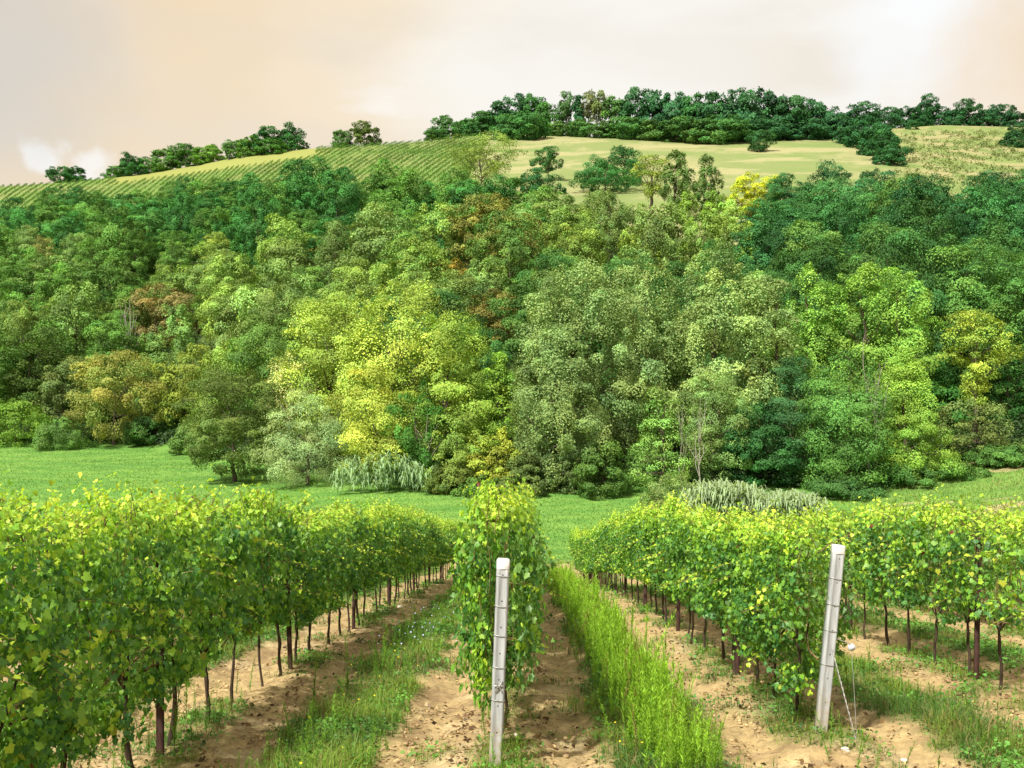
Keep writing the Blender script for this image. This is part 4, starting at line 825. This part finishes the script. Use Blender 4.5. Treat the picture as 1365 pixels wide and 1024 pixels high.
def vine_trunk(seed, hh=1.0):
    g = np.random.default_rng(seed); A = Acc()
    q = np.linspace(0, 1, 9); w = np.cumsum(g.normal(size=(9, 2)), axis=0) * 0.014; w[0] = 0
    r = 0.021 * g.uniform(0.85, 1.2) * (1 - 0.25 * q) * (1 + 0.18 * g.normal(size=9)); r[0] *= 1.5
    sp = np.c_[w, -0.08 + (hh + 0.08) * q]; A.add(*tube(sp, r, 7), (1, 1, 1))
    for k in range(2):
        e = sp[-1] + np.array([g.normal() * 0.05, (-1) ** k * 0.32, 0.12]); b = sp[6]; mid = (b + e) / 2 + np.array([0, (-1) ** k * 0.06, -0.03])
        qq = np.linspace(0, 1, 5)[:, None]; A.add(*tube((1 - qq) ** 2 * b + 2 * qq * (1 - qq) * mid + qq ** 2 * e, np.linspace(0.014, 0.008, 5), 6), (1, 1, 1))
    return A.mesh("vine_trunk", [M_VBARK], True)
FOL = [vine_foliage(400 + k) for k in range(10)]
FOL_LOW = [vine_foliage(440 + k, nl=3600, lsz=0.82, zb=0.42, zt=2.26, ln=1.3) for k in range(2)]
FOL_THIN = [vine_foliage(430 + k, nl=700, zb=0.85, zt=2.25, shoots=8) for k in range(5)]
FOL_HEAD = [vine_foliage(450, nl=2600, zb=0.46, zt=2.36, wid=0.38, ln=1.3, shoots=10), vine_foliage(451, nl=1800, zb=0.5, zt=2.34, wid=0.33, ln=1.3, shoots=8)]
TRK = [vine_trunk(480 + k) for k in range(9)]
def vine(label, X, Y, fol, trk, group, rz, s=1.0, sz=1.0):
    t = root('grapevine', label, 'grapevine', (X, Y, float(ground(X, Y))), group, rz)
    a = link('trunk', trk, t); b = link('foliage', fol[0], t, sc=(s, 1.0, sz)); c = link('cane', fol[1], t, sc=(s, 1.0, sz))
    return t
# rolled-profile steel stake
def stake_mesh():
    pr = np.array([(-0.034, -0.026), (0.034, -0.026), (0.034, -0.019), (0.010, -0.019), (0.010, 0.012), (0.022, 0.026), (0.010, 0.026), (0, 0.012), (-0.010, 0.026), (-0.022, 0.026), (-0.010, 0.012), (-0.010, -0.019), (-0.034, -0.019)])
    n = len(pr); V = np.concatenate([np.c_[pr, np.full(n, -0.25)], np.c_[pr, np.full(n, 1.93)]]); j = np.arange(n)
    F = np.stack([j, (j + 1) % n, n + (j + 1) % n, n + j], -1)
    me = mesh("vine_stake", V, [F, np.array([list(range(n, 2 * n))])], None, [M_STAKE]); return me
STAKE = stake_mesh()
def hook_mesh():
    A = Acc(); 
    for z in (0.92, 1.25, 1.6, 1.88): A.add(*tube(np.array([[-0.036, -0.03, z], [-0.05, -0.03, z + 0.012], [-0.05, 0.0, z + 0.016], [-0.036, 0.02, z]]), 0.004, 5), (1, 1, 1))
    return A.mesh("wire_hook", [M_STAKE])
HOOK = hook_mesh()
ROWNAME = {-2: 'second row left of the central row', -1: 'long row at left', 0: 'central row', 1: 'row behind the leaning post', 2: 'first row right of the leaning post', 3: 'second row right of the leaning post', 4: 'third row right of the leaning post'}
ROWSTART = {-2: 11.0, -1: 5.2, 0: 9.5, 1: 10.7, 2: 10.6, 3: 17.0, 4: 23.0}
g = np.random.default_rng(14)
nv = 0
for k in range(-2, 5):
    grp = 'vines of the ' + ROWNAME[k]
    Y = ROWSTART[k]; i = 0; since = 0; stakes = 0; nxt = {-1: 9.1, 1: 13.8, 2: 13.4}.get(k, ROWSTART[k] + 4.2)
    while Y < ROW_END:
        if Y >= nxt - 0.3:
            ys = nxt; xs = float(rowx(k, ys)) + g.normal() * 0.03
            st = link('vine_stake', STAKE, None, (xs, ys, float(ground(xs, ys)) - 0.02), g.normal() * 0.1)
            st.rotation_euler = (g.normal() * 0.015, g.normal() * 0.015, g.normal() * 0.15); st.scale = (1.0, 1.0, g.uniform(0.98, 1.04))
            h = link('wire_hook', HOOK, st)
            tag(st, f'dark rust-brown metal stake, {ordinal(stakes)} along the {ROWNAME[k]}', 'stake', 'metal stakes of the vine rows')
            stakes += 1; since = 0; nxt += 5.2 + g.normal() * 0.1
        X = float(rowx(k, Y)) + g.normal() * 0.035
        thin = k == 2 and Y < 26 and g.random() < 0.85 or (k >= 3 and g.random() < 0.35)
        fol = FOL_LOW[i % 2] if k == -1 and Y < 8.6 or k == 1 and i < 2 else FOL_HEAD[i] if k == 0 and i < 2 else FOL_THIN[int(g.integers(0, 5))] if thin else FOL[int(g.integers(0, 10))]
        if k == 0 and i < 10: lab = f'leafy grapevine, {ordinal(i)} behind the upright white post in the central row'
        elif stakes == 0: lab = f'grapevine, {ordinal(i)} counted from the near end of the {ROWNAME[k]}'
        else: lab = f'grapevine, {ordinal(since)} beyond the {ordinal(stakes - 1)} stake of the {ROWNAME[k]}'
        vine(lab, X, Y, fol, TRK[int(g.integers(0, 9))], grp, (math.pi if g.random() < 0.5 else 0) - SKEW + g.normal() * 0.05, g.uniform(0.82, 1.18), g.uniform(0.92, 1.07))
        nv += 1; i += 1; since += 1; Y += 1.05 + g.normal() * 0.06
    # wires of the row
    for z, nm in ((0.93, 'lowest'), (1.55, 'middle'), (1.98, 'top')):
        y = np.arange(ROWSTART[k] - (0.6 if k in (0, 1) else 1.5), ROW_END, 1.3); x = rowx(k, y)
        V, F = tube(np.c_[x, y, ground(x, y) + z + 0.02 * np.sin(y * 1.2)], 0.0025, 4)
        o = link('trellis_wire', mesh('trellis_wire', V, F, None, [M_WIRE]))
        tag(o, f'thin grey {nm} trellis wire strung along the {ROWNAME[k]}', 'wire')
print("vines", nv)

# concrete end posts
def concrete_post(label, X, Y, H, lean_x, lean_y, wdt, rz, ties, seed):
    z = float(ground(X, Y)); t = root('concrete_post', label, 'post', (X, Y, z), None, rz)
    t.rotation_euler = (lean_y, lean_x, rz)
    w = wdt / 2; c = 0.022; d = wdt * 0.46
    pr = np.array([(-w, -d + c), (-w + 0.013, -d), (-w + 0.026, -d), (-w + 0.033, -d + 0.005), (w - 0.033, -d + 0.005), (w - 0.026, -d), (w - 0.013, -d), (w, -d + c), (w * 0.8, d), (-w * 0.8, d)])
    pc = np.array([(-w, -d + c), (-w + 0.015, -d), (w - 0.015, -d), (w, -d + c), (w * 0.8, d), (-w * 0.8, d)]) * 1.03
    n = len(pr); lv = [-0.35] + list(np.linspace(0.0, H - 0.004, 14)) + [H]
    g = np.random.default_rng(seed)
    V = []
    for q, zz in enumerate(lv):
        s = 0.93 if q == len(lv) - 1 else 1.0; V.append(np.c_[pr * s + g.normal(size=(n, 2)) * 0.0012, np.full(n, zz)])
    V = np.concatenate(V); m = len(lv); i = np.arange(m - 1)[:, None] * n; j = np.arange(n)[None]; j2 = (j + 1) % n
    F = np.stack([i + j, i + j2, i + n + j2, i + n + j], -1).reshape(-1, 4)
    link('shaft', mesh('post_shaft', V, F, None, [M_CONC]), t)
    # cast end, paler, slightly proud
    k6 = 6; Vc = np.concatenate([np.c_[pc, np.full(k6, H - 0.07)], np.c_[pc, np.full(k6, H + 0.004)], np.c_[pc * 0.9, np.full(k6, H + 0.012)]])
    i = np.arange(2)[:, None] * k6; j = np.arange(k6)[None]; j2 = (j + 1) % k6; Fc = np.stack([i + j, i + j2, i + k6 + j2, i + k6 + j], -1).reshape(-1, 4)
    link('cap', mesh('post_cap', Vc, [Fc, np.array([[12, 13, 14, 15, 16, 17]])], None, [M_CAP]), t)
    # wire ties round the shaft
    for zz in ties:
        ring = np.array([(x * 1.05, y * 1.05, zz + 0.006 * math.sin(q * 2)) for q, (x, y) in enumerate(pc)]); ring = np.concatenate([ring, ring[:1]])
        V, F = tube(ring, 0.0032, 5); link('wire_tie', mesh('wire_tie', V, F, None, [M_WIRE]), t)
    # cast holes down the face: near-black discs, the shade inside painted as colour
    for zz in np.linspace(0.35, H - 0.12, 7):
        a = np.linspace(0, 6.283, 9)[:-1]; Vh = np.c_[0.006 * np.cos(a), np.full(8, -d + 0.003), zz + 0.006 * np.sin(a)]
        Vb = Vh + np.array([0, 0.010, 0]); jj8 = np.arange(8)
        link('hole', mesh('post_hole_shade', np.concatenate([Vh, Vb]), [np.array([list(range(8))]), np.stack([jj8, (jj8 + 1) % 8, 8 + (jj8 + 1) % 8, 8 + jj8], -1)], None, [M_HOLE_SHADE]), t)
    return t, z, d
tC, zC, dC = concrete_post('upright whitish concrete end post at the head of the central vine row', float(rowx(0, 8.55)) - 0.04, 8.55, 1.81, R(2.3), R(-1.5), 0.112, 0.04, (0.62, 0.90, 1.17, 1.42, 1.68), 1)
# wire clamp on the central post
A = Acc()
for s_ in (-1, 1): A.add(*tube(np.array([[s_ * 0.028, -dC - 0.008, 0.70], [s_ * 0.010, -dC - 0.014, 0.735], [-s_ * 0.012, -dC - 0.014, 0.755], [-s_ * 0.03, -dC - 0.008, 0.79]]), 0.006, 6), (1, 1, 1))
A.add(*tube(np.array([[-0.035, -dC - 0.006, 0.745], [0, -dC - 0.012, 0.75], [0.035, -dC - 0.006, 0.745]]), 0.007, 6), (1, 1, 1))
link('wire_clamp', A.mesh('wire_clamp', [M_WIRE], True), tC)
XR = float(rowx(1, 9.95)) + 0.015
tR, zR, dR = concrete_post('leaning pale grey concrete end post at the head of the right vine row', XR, 9.95, 1.90, R(6.2), R(-1.0), 0.120, 0.10, (0.72, 1.06, 1.32, 1.58), 2)
# anchor wire with its white tensioner beside the leaning post
ax, ay = XR + 0.25, 9.55; az = float(ground(ax, ay))
tA = root('anchor_wire', 'twisted anchor wire running from the leaning post down to the ground', 'wire', (ax, ay, az))
top = np.array([XR + 0.10 - ax, 9.95 - ay, zR + 0.95 - az]); q = np.linspace(0, 1, 40)[:, None]
for s_ in (0, math.pi):
    pth = np.array([0.01, 0, -0.1]) * (1 - q) + top * q + 0.005 * np.c_[np.cos(q * 60 + s_), np.sin(q * 60 + s_), 0 * q]
    V, F = tube(pth, 0.0035, 5); link('strand', mesh('wire_strand', V, F, None, [M_WIRE], True), tA)
# tensioner: a small white reel on the low wire
a = np.linspace(0, 2 * np.pi, 20, endpoint=False)
def lathe_y(prof):
    V = np.concatenate([np.c_[r * np.cos(a), np.full(20, y), r * np.sin(a)] for r, y in np.array(prof) * 0.8]); m = len(prof)
    i = np.arange(m - 1)[:, None] * 20; j = np.arange(20)[None]; j2 = (j + 1) % 20
    return V, np.stack([i + j, i + j2, i + 20 + j2, i + 20 + j], -1).reshape(-1, 4)
V, F = lathe_y([(0.001, -0.03), (0.018, -0.03), (0.020, -0.022), (0.042, -0.020), (0.044, -0.012), (0.022, -0.008), (0.022, 0.012), (0.044, 0.016), (0.042, 0.024), (0.001, 0.026)])
tT = root('wire_tensioner', 'small white wire tensioner reel right of the leaning post', 'tensioner', (XR + 0.30, 9.9, zR + 0.90))
link('reel', mesh('tensioner_reel', V, F, None, [M_WHITE], True), tT)
V, F = tube(np.array([[0, 0, 0.03], [-0.09, 0.02, 0.06], [-0.20, 0.05, 0.10]]), 0.004, 6); link('bracket', mesh('tensioner_bracket', V, F, None, [M_WIRE], True), tT)
V, F = tube(np.array([[0, 0, -0.04], [-0.01, -0.1, -0.4], [-0.03, -0.25, -0.92]]), 0.0028, 5); link('tail_wire', mesh('tensioner_tail', V, F, None, [M_WIRE], True), tT)

# ------------------------------------------------------------------ grass, weeds, litter and stones on the vineyard floor
def gz(X, Y):
    """height of the displaced ground near the camera (same relief as the sheet)"""
    X = np.asarray(X, float); Y = np.asarray(Y, float)
    return ground(X, Y) + (1 - sstep(35, 58, Y)) * (0.10 * (fbm(X * 1.1, Y * 1.1, 51, 4) - 0.5) + 0.02 * grass_amount(X, Y)) - 0.01
def blades(X, Y, H, W, C, g, lean=0.45, segs=2):
    n = len(X); z = gz(X, Y); az = g.uniform(0, 6.283, n); l = np.abs(g.normal(size=n)) * lean
    d = np.c_[np.cos(az), np.sin(az), np.zeros(n)]; b = np.c_[-np.sin(az), np.cos(az), np.zeros(n)] * W[:, None]
    P0 = np.c_[X, Y, z - 0.01]; P1 = P0 + d * (l * H * 0.3)[:, None] + np.array([0, 0, 1]) * (H * 0.55)[:, None]
    P2 = P0 + d * (l * H)[:, None] + np.array([0, 0, 1]) * (H * (1 - 0.35 * np.minimum(l, 1)))[:, None]
    V = np.stack([P0 - b, P0 + b, P1 - b * 0.75, P1 + b * 0.75, P2], 1).reshape(-1, 3); o = np.arange(n)[:, None] * 5
    return V, np.concatenate([o + [[0, 1, 3]], o + [[0, 3, 2]], o + [[2, 3, 4]]]), rep(C, 5)
g = np.random.default_rng(15)
def sample_floor(n, dmin=6.2, dmax=56, umax=0.62, pw=1.0):
    Y = dmin * (dmax / dmin) ** (g.random(n) ** pw); X = g.uniform(-umax, umax, n) * Y
    ok = (X > -16) & (X < 20); return X[ok], Y[ok]
A = Acc()
X, Y = sample_floor(520000)
ga = grass_amount(X, Y); keep = g.random(len(X)) < ga ** 1.3 * (0.65 + 0.35 * sstep(0.40, 0.58, fbm(X * 2.6, Y * 2.6, 105, 3))); X, Y, ga = X[keep], Y[keep], ga[keep]
n = len(X); lod = np.clip(Y / 12, 0.8, 3.0)
hh = (0.04 + 0.27 * fbm(X * 2.2, Y * 2.2, 101, 3) ** 1.8) * g.uniform(0.5, 1.5, n) * (0.55 + 0.6 * ga)
tone = fbm(X * 0.8, Y * 0.8, 102, 3)
cc = np.array((0.062, 0.150, 0.025)) + (np.array((0.185, 0.275, 0.040)) - np.array((0.062, 0.150, 0.025))) * sstep(0.38, 0.6, tone)[:, None]
dryb = g.random(n) < 0.10 + 0.25 * sstep(0.55, 0.75, fbm(X * 0.9 + 40, Y * 0.9, 103, 3)); cc[dryb] = (0.26, 0.19, 0.075)
A.add(*blades(X, Y, hh, 0.0035 * lod * g.uniform(0.6, 1.4, n), cc * g.uniform(0.7, 1.3, (n, 1)), g, 0.85))
# broad little leaves between the blades
X, Y = sample_floor(330000); ga = grass_amount(X, Y); keep = g.random(len(X)) < ga ** 1.5 * (0.3 + 0.7 * sstep(0.4, 0.6, fbm(X * 0.7 + 7, Y * 0.7, 104, 3))); X, Y = X[keep], Y[keep]; n = len(X)
P = np.c_[X, Y, gz(X, Y) + (0.02 + 0.26 * fbm(X * 1.8, Y * 1.8, 106, 3) ** 1.5) * g.random(n)]
V, F = place(LEAF_T, LEAF_F, P, g.normal(size=(n, 3)) * 0.5 + np.array([0, 0, 1.0]), g.normal(size=(n, 3)), g.uniform(0.022, 0.065, n) * np.clip(Y / 12, 0.9, 2.5))
A.add(V, F, rep(np.array((0.085, 0.205, 0.036)) * (0.65 + 0.8 * sstep(0.35, 0.65, fbm(X * 1.1, Y * 1.1, 107, 3)))[:, None] * g.uniform(0.6, 1.45, (n, 1)), 4))
tag(link("grass", A.mesh("grass", [M_GRASS])), "grass and low weeds between and under the vine rows", "grass", None, "stuff")

# tall feathery weeds
def weed_template(seed, nl=74, slim=1.0):
    g = np.random.default_rng(seed); A = Acc()
    q = np.linspace(0, 1, 5); bend = g.normal(size=2) * 0.07
    A.add(*tube(np.c_[bend[0] * q ** 2, bend[1] * q ** 2, q * 0.97], 0.006 * np.linspace(1, 0.4, 5), 4), (0.8, 0.9, 0.8))
    t = np.sort(g.uniform(0.12, 1.0, nl)); P = np.c_[bend[0] * t ** 2, bend[1] * t ** 2, t * 0.97]
    az = np.arange(nl) * 2.4 + g.normal(size=nl) * 0.3; D = np.c_[np.cos(az), np.sin(az), g.uniform(1.3, 3.2, nl)]
    S = g.uniform(0.07, 0.14, nl) * (1.15 - 0.65 * t); N = np.c_[-np.cos(az), -np.sin(az), np.ones(nl) * 0.7] + 0.3 * g.normal(size=(nl, 3))
    V, F = place(LEAF_T, LEAF_F, P, N, D, np.c_[S * 0.21 * slim, S * 1.1]); c = g.uniform(0.75, 1.3, (nl, 1)) * np.array([[1, 1, 1]]) * (1 + 0.35 * t[:, None] * np.array([[1, 0.6, 0]]))
    A.add(V, F, rep(c, 4)); return A
WEEDS = [weed_template(500 + k) for k in range(6)]
def bake_weeds(acc, X, Y, H, C, g):
    z = gz(X, Y)
    for k in range(6):
        sel = np.arange(len(X)) % 6 == k
        if not sel.any(): continue
        W = WEEDS[k]; T = np.concatenate(W.V); Cw = np.concatenate(W.C); x, y, zz, h, c = X[sel], Y[sel], z[sel], H[sel], C[sel]
        a = g.uniform(0, 6.28, len(x)); tx = g.normal(size=len(x)) * 0.10; ty = g.normal(size=len(x)) * 0.10; ws = np.clip(h * 0.55 + 0.35, 0.4, 1.0) * np.clip(y / 16, 1.0, 1.9)
        ca, sa = np.cos(a)[:, None], np.sin(a)[:, None]
        Vx = x[:, None] + ws[:, None] * (T[None, :, 0] * ca - T[None, :, 1] * sa) + (tx * h)[:, None] * T[None, :, 2]
        Vy = y[:, None] + ws[:, None] * (T[None, :, 0] * sa + T[None, :, 1] * ca) + (ty * h)[:, None] * T[None, :, 2]
        Vz = zz[:, None] - 0.02 + h[:, None] * T[None, :, 2]
        V = np.stack([Vx, Vy, Vz], -1).reshape(-1, 3); cols = (c[:, None] * Cw[None]).reshape(-1, 3)
        fs = np.concatenate(W.F[4]); F = (fs[None] + (np.arange(len(x)) * len(T))[:, None, None]).reshape(-1, 4)
        acc.add(V, F, cols)
A = Acc()
n = 2300; Y = 7.6 * (46 / 7.6) ** (g.random(n) ** 0.85); off = g.normal(size=n) * 0.17 + 0.02
X = rowx(0.47, Y) + off.clip(-0.42, 0.45) * np.interp(Y, [8, 12, 40], [0.95, 1.1, 1.35])
H = (0.30 + 0.55 * fbm(X * 0.7, Y * 0.7, 111, 3)) * g.uniform(0.55, 1.35, n) * np.interp(Y, [7.6, 10, 14, 40], [0.75, 1.0, 1.1, 1.05]) * (1 - 0.55 * (np.abs(off) / 0.45).clip(0, 1) ** 2)
tall = g.random(n) < 0.05; H[tall] *= 1.45
C = np.array((0.19, 0.365, 0.032)) * g.uniform(0.75, 1.3, (n, 1)); C[g.random(n) < 0.05] = (0.22, 0.20, 0.07)
bake_weeds(A, X, Y, H, C, g)
tag(link("tall_weeds", A.mesh("tall_weeds", [M_GRASS])), "strip of tall feathery bright green weeds along the alley right of the central row", "weeds", None, "stuff")
A = Acc()
n = 900; X, Y = sample_floor(26000); p = phase(X, Y); qd = p - np.floor(p)
sc_ = np.where((np.floor(p) == -1) & (np.abs(qd - 0.5) < 0.16), 0.17 + 0.25 * sstep(12, 16, Y), np.where((np.floor(p) == 1) & (np.abs(qd - 0.5) < 0.15), 0.12, np.where(np.minimum(qd, 1 - qd) < 0.09, 0.06, np.where(np.abs(qd - 0.5) < 0.14, 0.09, 0.0))))
keep = g.random(len(X)) < sc_; X, Y = X[keep], Y[keep]; n = len(X)
H = (0.16 + 0.32 * g.random(n) ** 1.6); C = np.array((0.12, 0.25, 0.032)) * g.uniform(0.7, 1.35, (n, 1))
bake_weeds(A, X, Y, H, C, g)
tag(link("low_weeds", A.mesh("low_weeds", [M_GRASS])), "scattered low leafy weeds in the vineyard alleys", "weeds", None, "stuff")
# single tall weeds that stand out in the left alley and under the rows
ONE = [(418, 950, 0.62, 'thin green weed spike, nearest the bottom edge in the left alley'), (464, 925, 0.80, 'thin green weed spike rising from bare soil left of the left grass strip'), (515, 905, 0.78, 'tall feathery weed spike standing in the left grass strip'),
       (541, 850, 0.55, 'weed spike beside the pale blue flowers in the left grass strip'), (553, 835, 0.6, 'weed spike just behind the pale blue flowers'), (668, 1010, 0.5, 'bright feathery weed at the foot of the upright white post'),
       (232, 1010, 0.75, 'feathery weed under the left row beside the nearest metal stake'), (248, 955, 0.9, 'tall yellowish weed among the trunks of the left row'), (888, 960, 0.95, 'tallest weed spike in the weedy right alley strip'), (1130, 935, 0.6, 'weed growing beside the anchor wire'), (1085, 830, 0.5, 'weed under the row behind the leaning white post')]
for k, (x, y, h, lab) in enumerate(ONE):
    Yq = 2.2 / ((y - 500) / FP - 0.143); Xq = float(_px(x)) * Yq
    W = WEEDS[k % 6]; T = np.concatenate(W.V).copy(); T[:, 2] *= h; T[:, :2] *= 0.9
    me = mesh("weed_spike", T, np.concatenate(W.F[4]), np.concatenate(W.C) * np.array((0.14, 0.25, 0.035)), [M_GRASS])
    tag(link('tall_weed', me, None, (Xq, Yq, float(gz(Xq, Yq)) - 0.02), k * 1.3), lab, 'weed')

# flowers: small discs of petals
def flowers(name, label, X, Y, Hh, size, col):
    n = len(X); k = 6; a = np.linspace(0, 6.283, k, endpoint=False)
    T = np.concatenate([[[0, 0, 0.15]], np.c_[np.cos(a), np.sin(a), 0.0 * a]]); F = np.array([[0, 1 + i, 1 + (i + 1) % k] for i in range(k)])
    P = np.c_[X, Y, gz(X, Y) + Hh]; V, Fi = place(T, F, P, g.normal(size=(n, 3)) * 0.4 + np.array([0, -0.4, 0.9]), g.normal(size=(n, 3)), size * g.uniform(0.7, 1.3, n))
    tag(link(name, mesh(name, V, Fi, rep(np.array(col) * g.uniform(0.8, 1.15, (n, 1)), k + 1), [M_GRASS])), label, 'flowers', None, 'stuff')
n = 60; Y = g.uniform(14.5, 21, n); X = rowx(-0.5, Y) + g.normal(size=n) * 0.30 + 0.1
flowers('blue_flowers', 'pale lilac-blue wildflowers in the left grass strip', X, Y, g.uniform(0.2, 0.45, n), 0.012, (0.45, 0.47, 0.66))
n = 45; Y = 7.8 * 2 ** g.random(n); X = np.where(g.random(n) < 0.5, rowx(-0.5, Y), rowx(0.47, Y)) + g.normal(size=n) * 0.28
flowers('yellow_flowers', 'small yellow wildflowers dotted in the two central weed strips', X, Y, g.uniform(0.08, 0.35, n), 0.011, (0.72, 0.62, 0.03))

# dry leaves, clods and twigs
A = Acc(); X, Y = sample_floor(60000, 6.2, 40); p = phase(X, Y); qd = np.minimum(p - np.floor(p), 1 - (p - np.floor(p)))
keep = g.random(len(X)) < np.where(qd < 0.16, 0.8, 0.14) * sstep(0.38, 0.62, fbm(X * 1.2, Y * 1.2, 121, 4)); X, Y = X[keep], Y[keep]; n = len(X)
P = np.c_[X, Y, gz(X, Y) + g.uniform(0.0, 0.03, n)]
V, F = place(LEAF_T, LEAF_F, P, g.normal(size=(n, 3)) * 0.5 + np.array([0, 0, 1.0]), g.normal(size=(n, 3)) * np.array([1, 1, 0.3]), g.uniform(0.025, 0.075, n))
pal = np.array([(0.20, 0.12, 0.055), (0.10, 0.055, 0.028), (0.32, 0.21, 0.10), (0.42, 0.33, 0.20), (0.055, 0.035, 0.02)])
A.add(V, F, rep(pal[g.choice(5, n, p=[.3, .25, .2, .1, .15])] * g.uniform(0.8, 1.2, (n, 1)), 4))
m = 1500; Yt = 6.4 * 3 ** g.random(m); Xt = rowx(g.integers(-2, 3, m), Yt) + g.normal(size=m) * 0.35
for x, y in zip(Xt, Yt):
    dd = g.normal(size=3) * np.array([1, 1, 0.15]); L_ = g.uniform(0.05, 0.2); z0 = float(gz(x, y)) + 0.012
    dd = unit(dd[None])[0] * L_; A.add(*tube(np.array([[x, y, z0], [x + dd[0] * 0.5, y + dd[1] * 0.5, z0 + abs(dd[2]) + 0.008], [x + dd[0], y + dd[1], z0 + 0.005]]), 0.0028, 4), (0.24, 0.17, 0.10))
tag(link("dry_leaf_litter", A.mesh("dry_leaf_litter", [M_GRASS])), "dry leaves and twigs scattered on the sandy soil", "leaf litter", None, "stuff")
# clods of earth as one mass
def blob(g, n=1):
    ph = np.linspace(0, np.pi, 5)[1:-1]; th = np.linspace(0, 6.283, 7)[:-1]
    V = [[0, 0, 1]] + [[math.sin(p) * math.cos(t), math.sin(p) * math.sin(t), math.cos(p)] for p in ph for t in th] + [[0, 0, -1]]
    F3 = [[0, 1 + i, 1 + (i + 1) % 6] for i in range(6)] + [[19, 13 + (i + 1) % 6, 13 + i] for i in range(6)]
    F4 = [[1 + r * 6 + i, 7 + r * 6 + i, 7 + r * 6 + (i + 1) % 6, 1 + r * 6 + (i + 1) % 6] for r in range(2) for i in range(6)]
    F3 += [[a, b, c] for a, b, c, d in F4] + [[a, c, d] for a, b, c, d in F4]
    return np.array(V), np.array(F3)
BV, BF = blob(g)
X, Y = sample_floor(42000, 6.2, 34); ga = grass_amount(X, Y); keep = (g.random(len(X)) < 0.8 * sstep(0.40, 0.66, fbm(X * 1.5 + 3, Y * 1.5, 122, 4))) & (ga < 0.6); X, Y = X[keep], Y[keep]; n = len(X)
S = 0.006 + 0.020 * g.random(n) ** 3; jit = g.uniform(0.7, 1.3, (n, 20, 1))
V = np.c_[X, Y, gz(X, Y) + S * 0.1][:, None] + BV[None] * jit * S[:, None, None] * np.array([1.2, 1.0, 0.7])
F = (BF[None] + (np.arange(n) * 20)[:, None, None]).reshape(-1, 3)
tag(link("soil_gravel", mesh("soil_gravel", V.reshape(-1, 3), F, rep(np.array((0.40, 0.285, 0.15)) * g.uniform(0.6, 1.3, (n, 1)), 20), [M_GROUND])), "small clods and gravel on the sandy vineyard soil", "gravel", None, "stuff")
# single pale stones
STN = [(533, 810, 0.10, 'pale flat stone on bare soil by the left row trunks'), (634, 911, 0.07, 'whitish stone left of the upright white post'), (1127, 1003, 0.06, 'small pale stone at the ground end of the anchor wire'), (1205, 1014, 0.045, 'tiny white pebble on the track right of the leaning post'), (686, 985, 0.05, 'small pale stone right of the upright white post'), (1085, 890, 0.05, 'small pale stone on the soil left of the leaning post foot')]
for k, (x, y, s, lab) in enumerate(STN):
    Yq = 2.2 / ((y - 500) / FP - 0.143); Xq = float(_px(x)) * Yq
    me = mesh("stone", BV * g.uniform(0.8, 1.2, (20, 1)) * s * np.array([1, 0.7, 0.45]), BF, None, [M_STONE], True)
    o = link('stone', me, None, (Xq, Yq, float(gz(Xq, Yq)) + s * 0.2), k); sub_ = o.modifiers.new('round', 'SUBSURF'); sub_.levels = 1; sub_.render_levels = 2
    tag(o, lab, 'stone')
# meadow tufts so that the far grass has a broken surface
n = 160000; Y = 57 + 100 * g.random(n) ** 1.4; X = g.uniform(-0.56, 0.56, n) * Y
ok = Y < d_hill(X / Y) + 1; X, Y = X[ok], Y[ok]; n = len(X)
z = ground(X, Y); P = np.c_[X, Y, z]
hh = g.uniform(0.04, 0.13, n) * (0.5 + 1.0 * fbm(X * 0.3, Y * 0.3, 131, 3)) * np.where(X > 28, 1.9, 1.0); b = np.c_[np.ones(n), g.normal(size=n) * 0.5, np.zeros(n)] * (0.008 + 0.0003 * Y)[:, None]
tip = P + np.c_[g.normal(size=n) * 0.06, g.normal(size=n) * 0.06, hh]; V = np.stack([P - b, P + b, tip], 1).reshape(-1, 3); F = np.arange(n * 3).reshape(-1, 3)
cm_ = np.where((X > 28)[:, None], np.array((0.145, 0.245, 0.050)), np.array((0.125, 0.25, 0.046))) * g.uniform(0.85, 1.15, (n, 1)) * (0.82 + 0.36 * fbm(X * 0.06, Y * 0.16, 133, 4))[:, None]
cm_[(X > 28) & (g.random(n) < 0.25 * (fbm(X * 0.2, Y * 0.3, 134, 3) > 0.5))] = (0.30, 0.26, 0.11)
tag(link("meadow_grass", mesh("meadow_grass", V, F, rep(cm_, 3), [M_GRASS])), "short green grass of the valley meadow and the bank", "grass", None, "stuff")
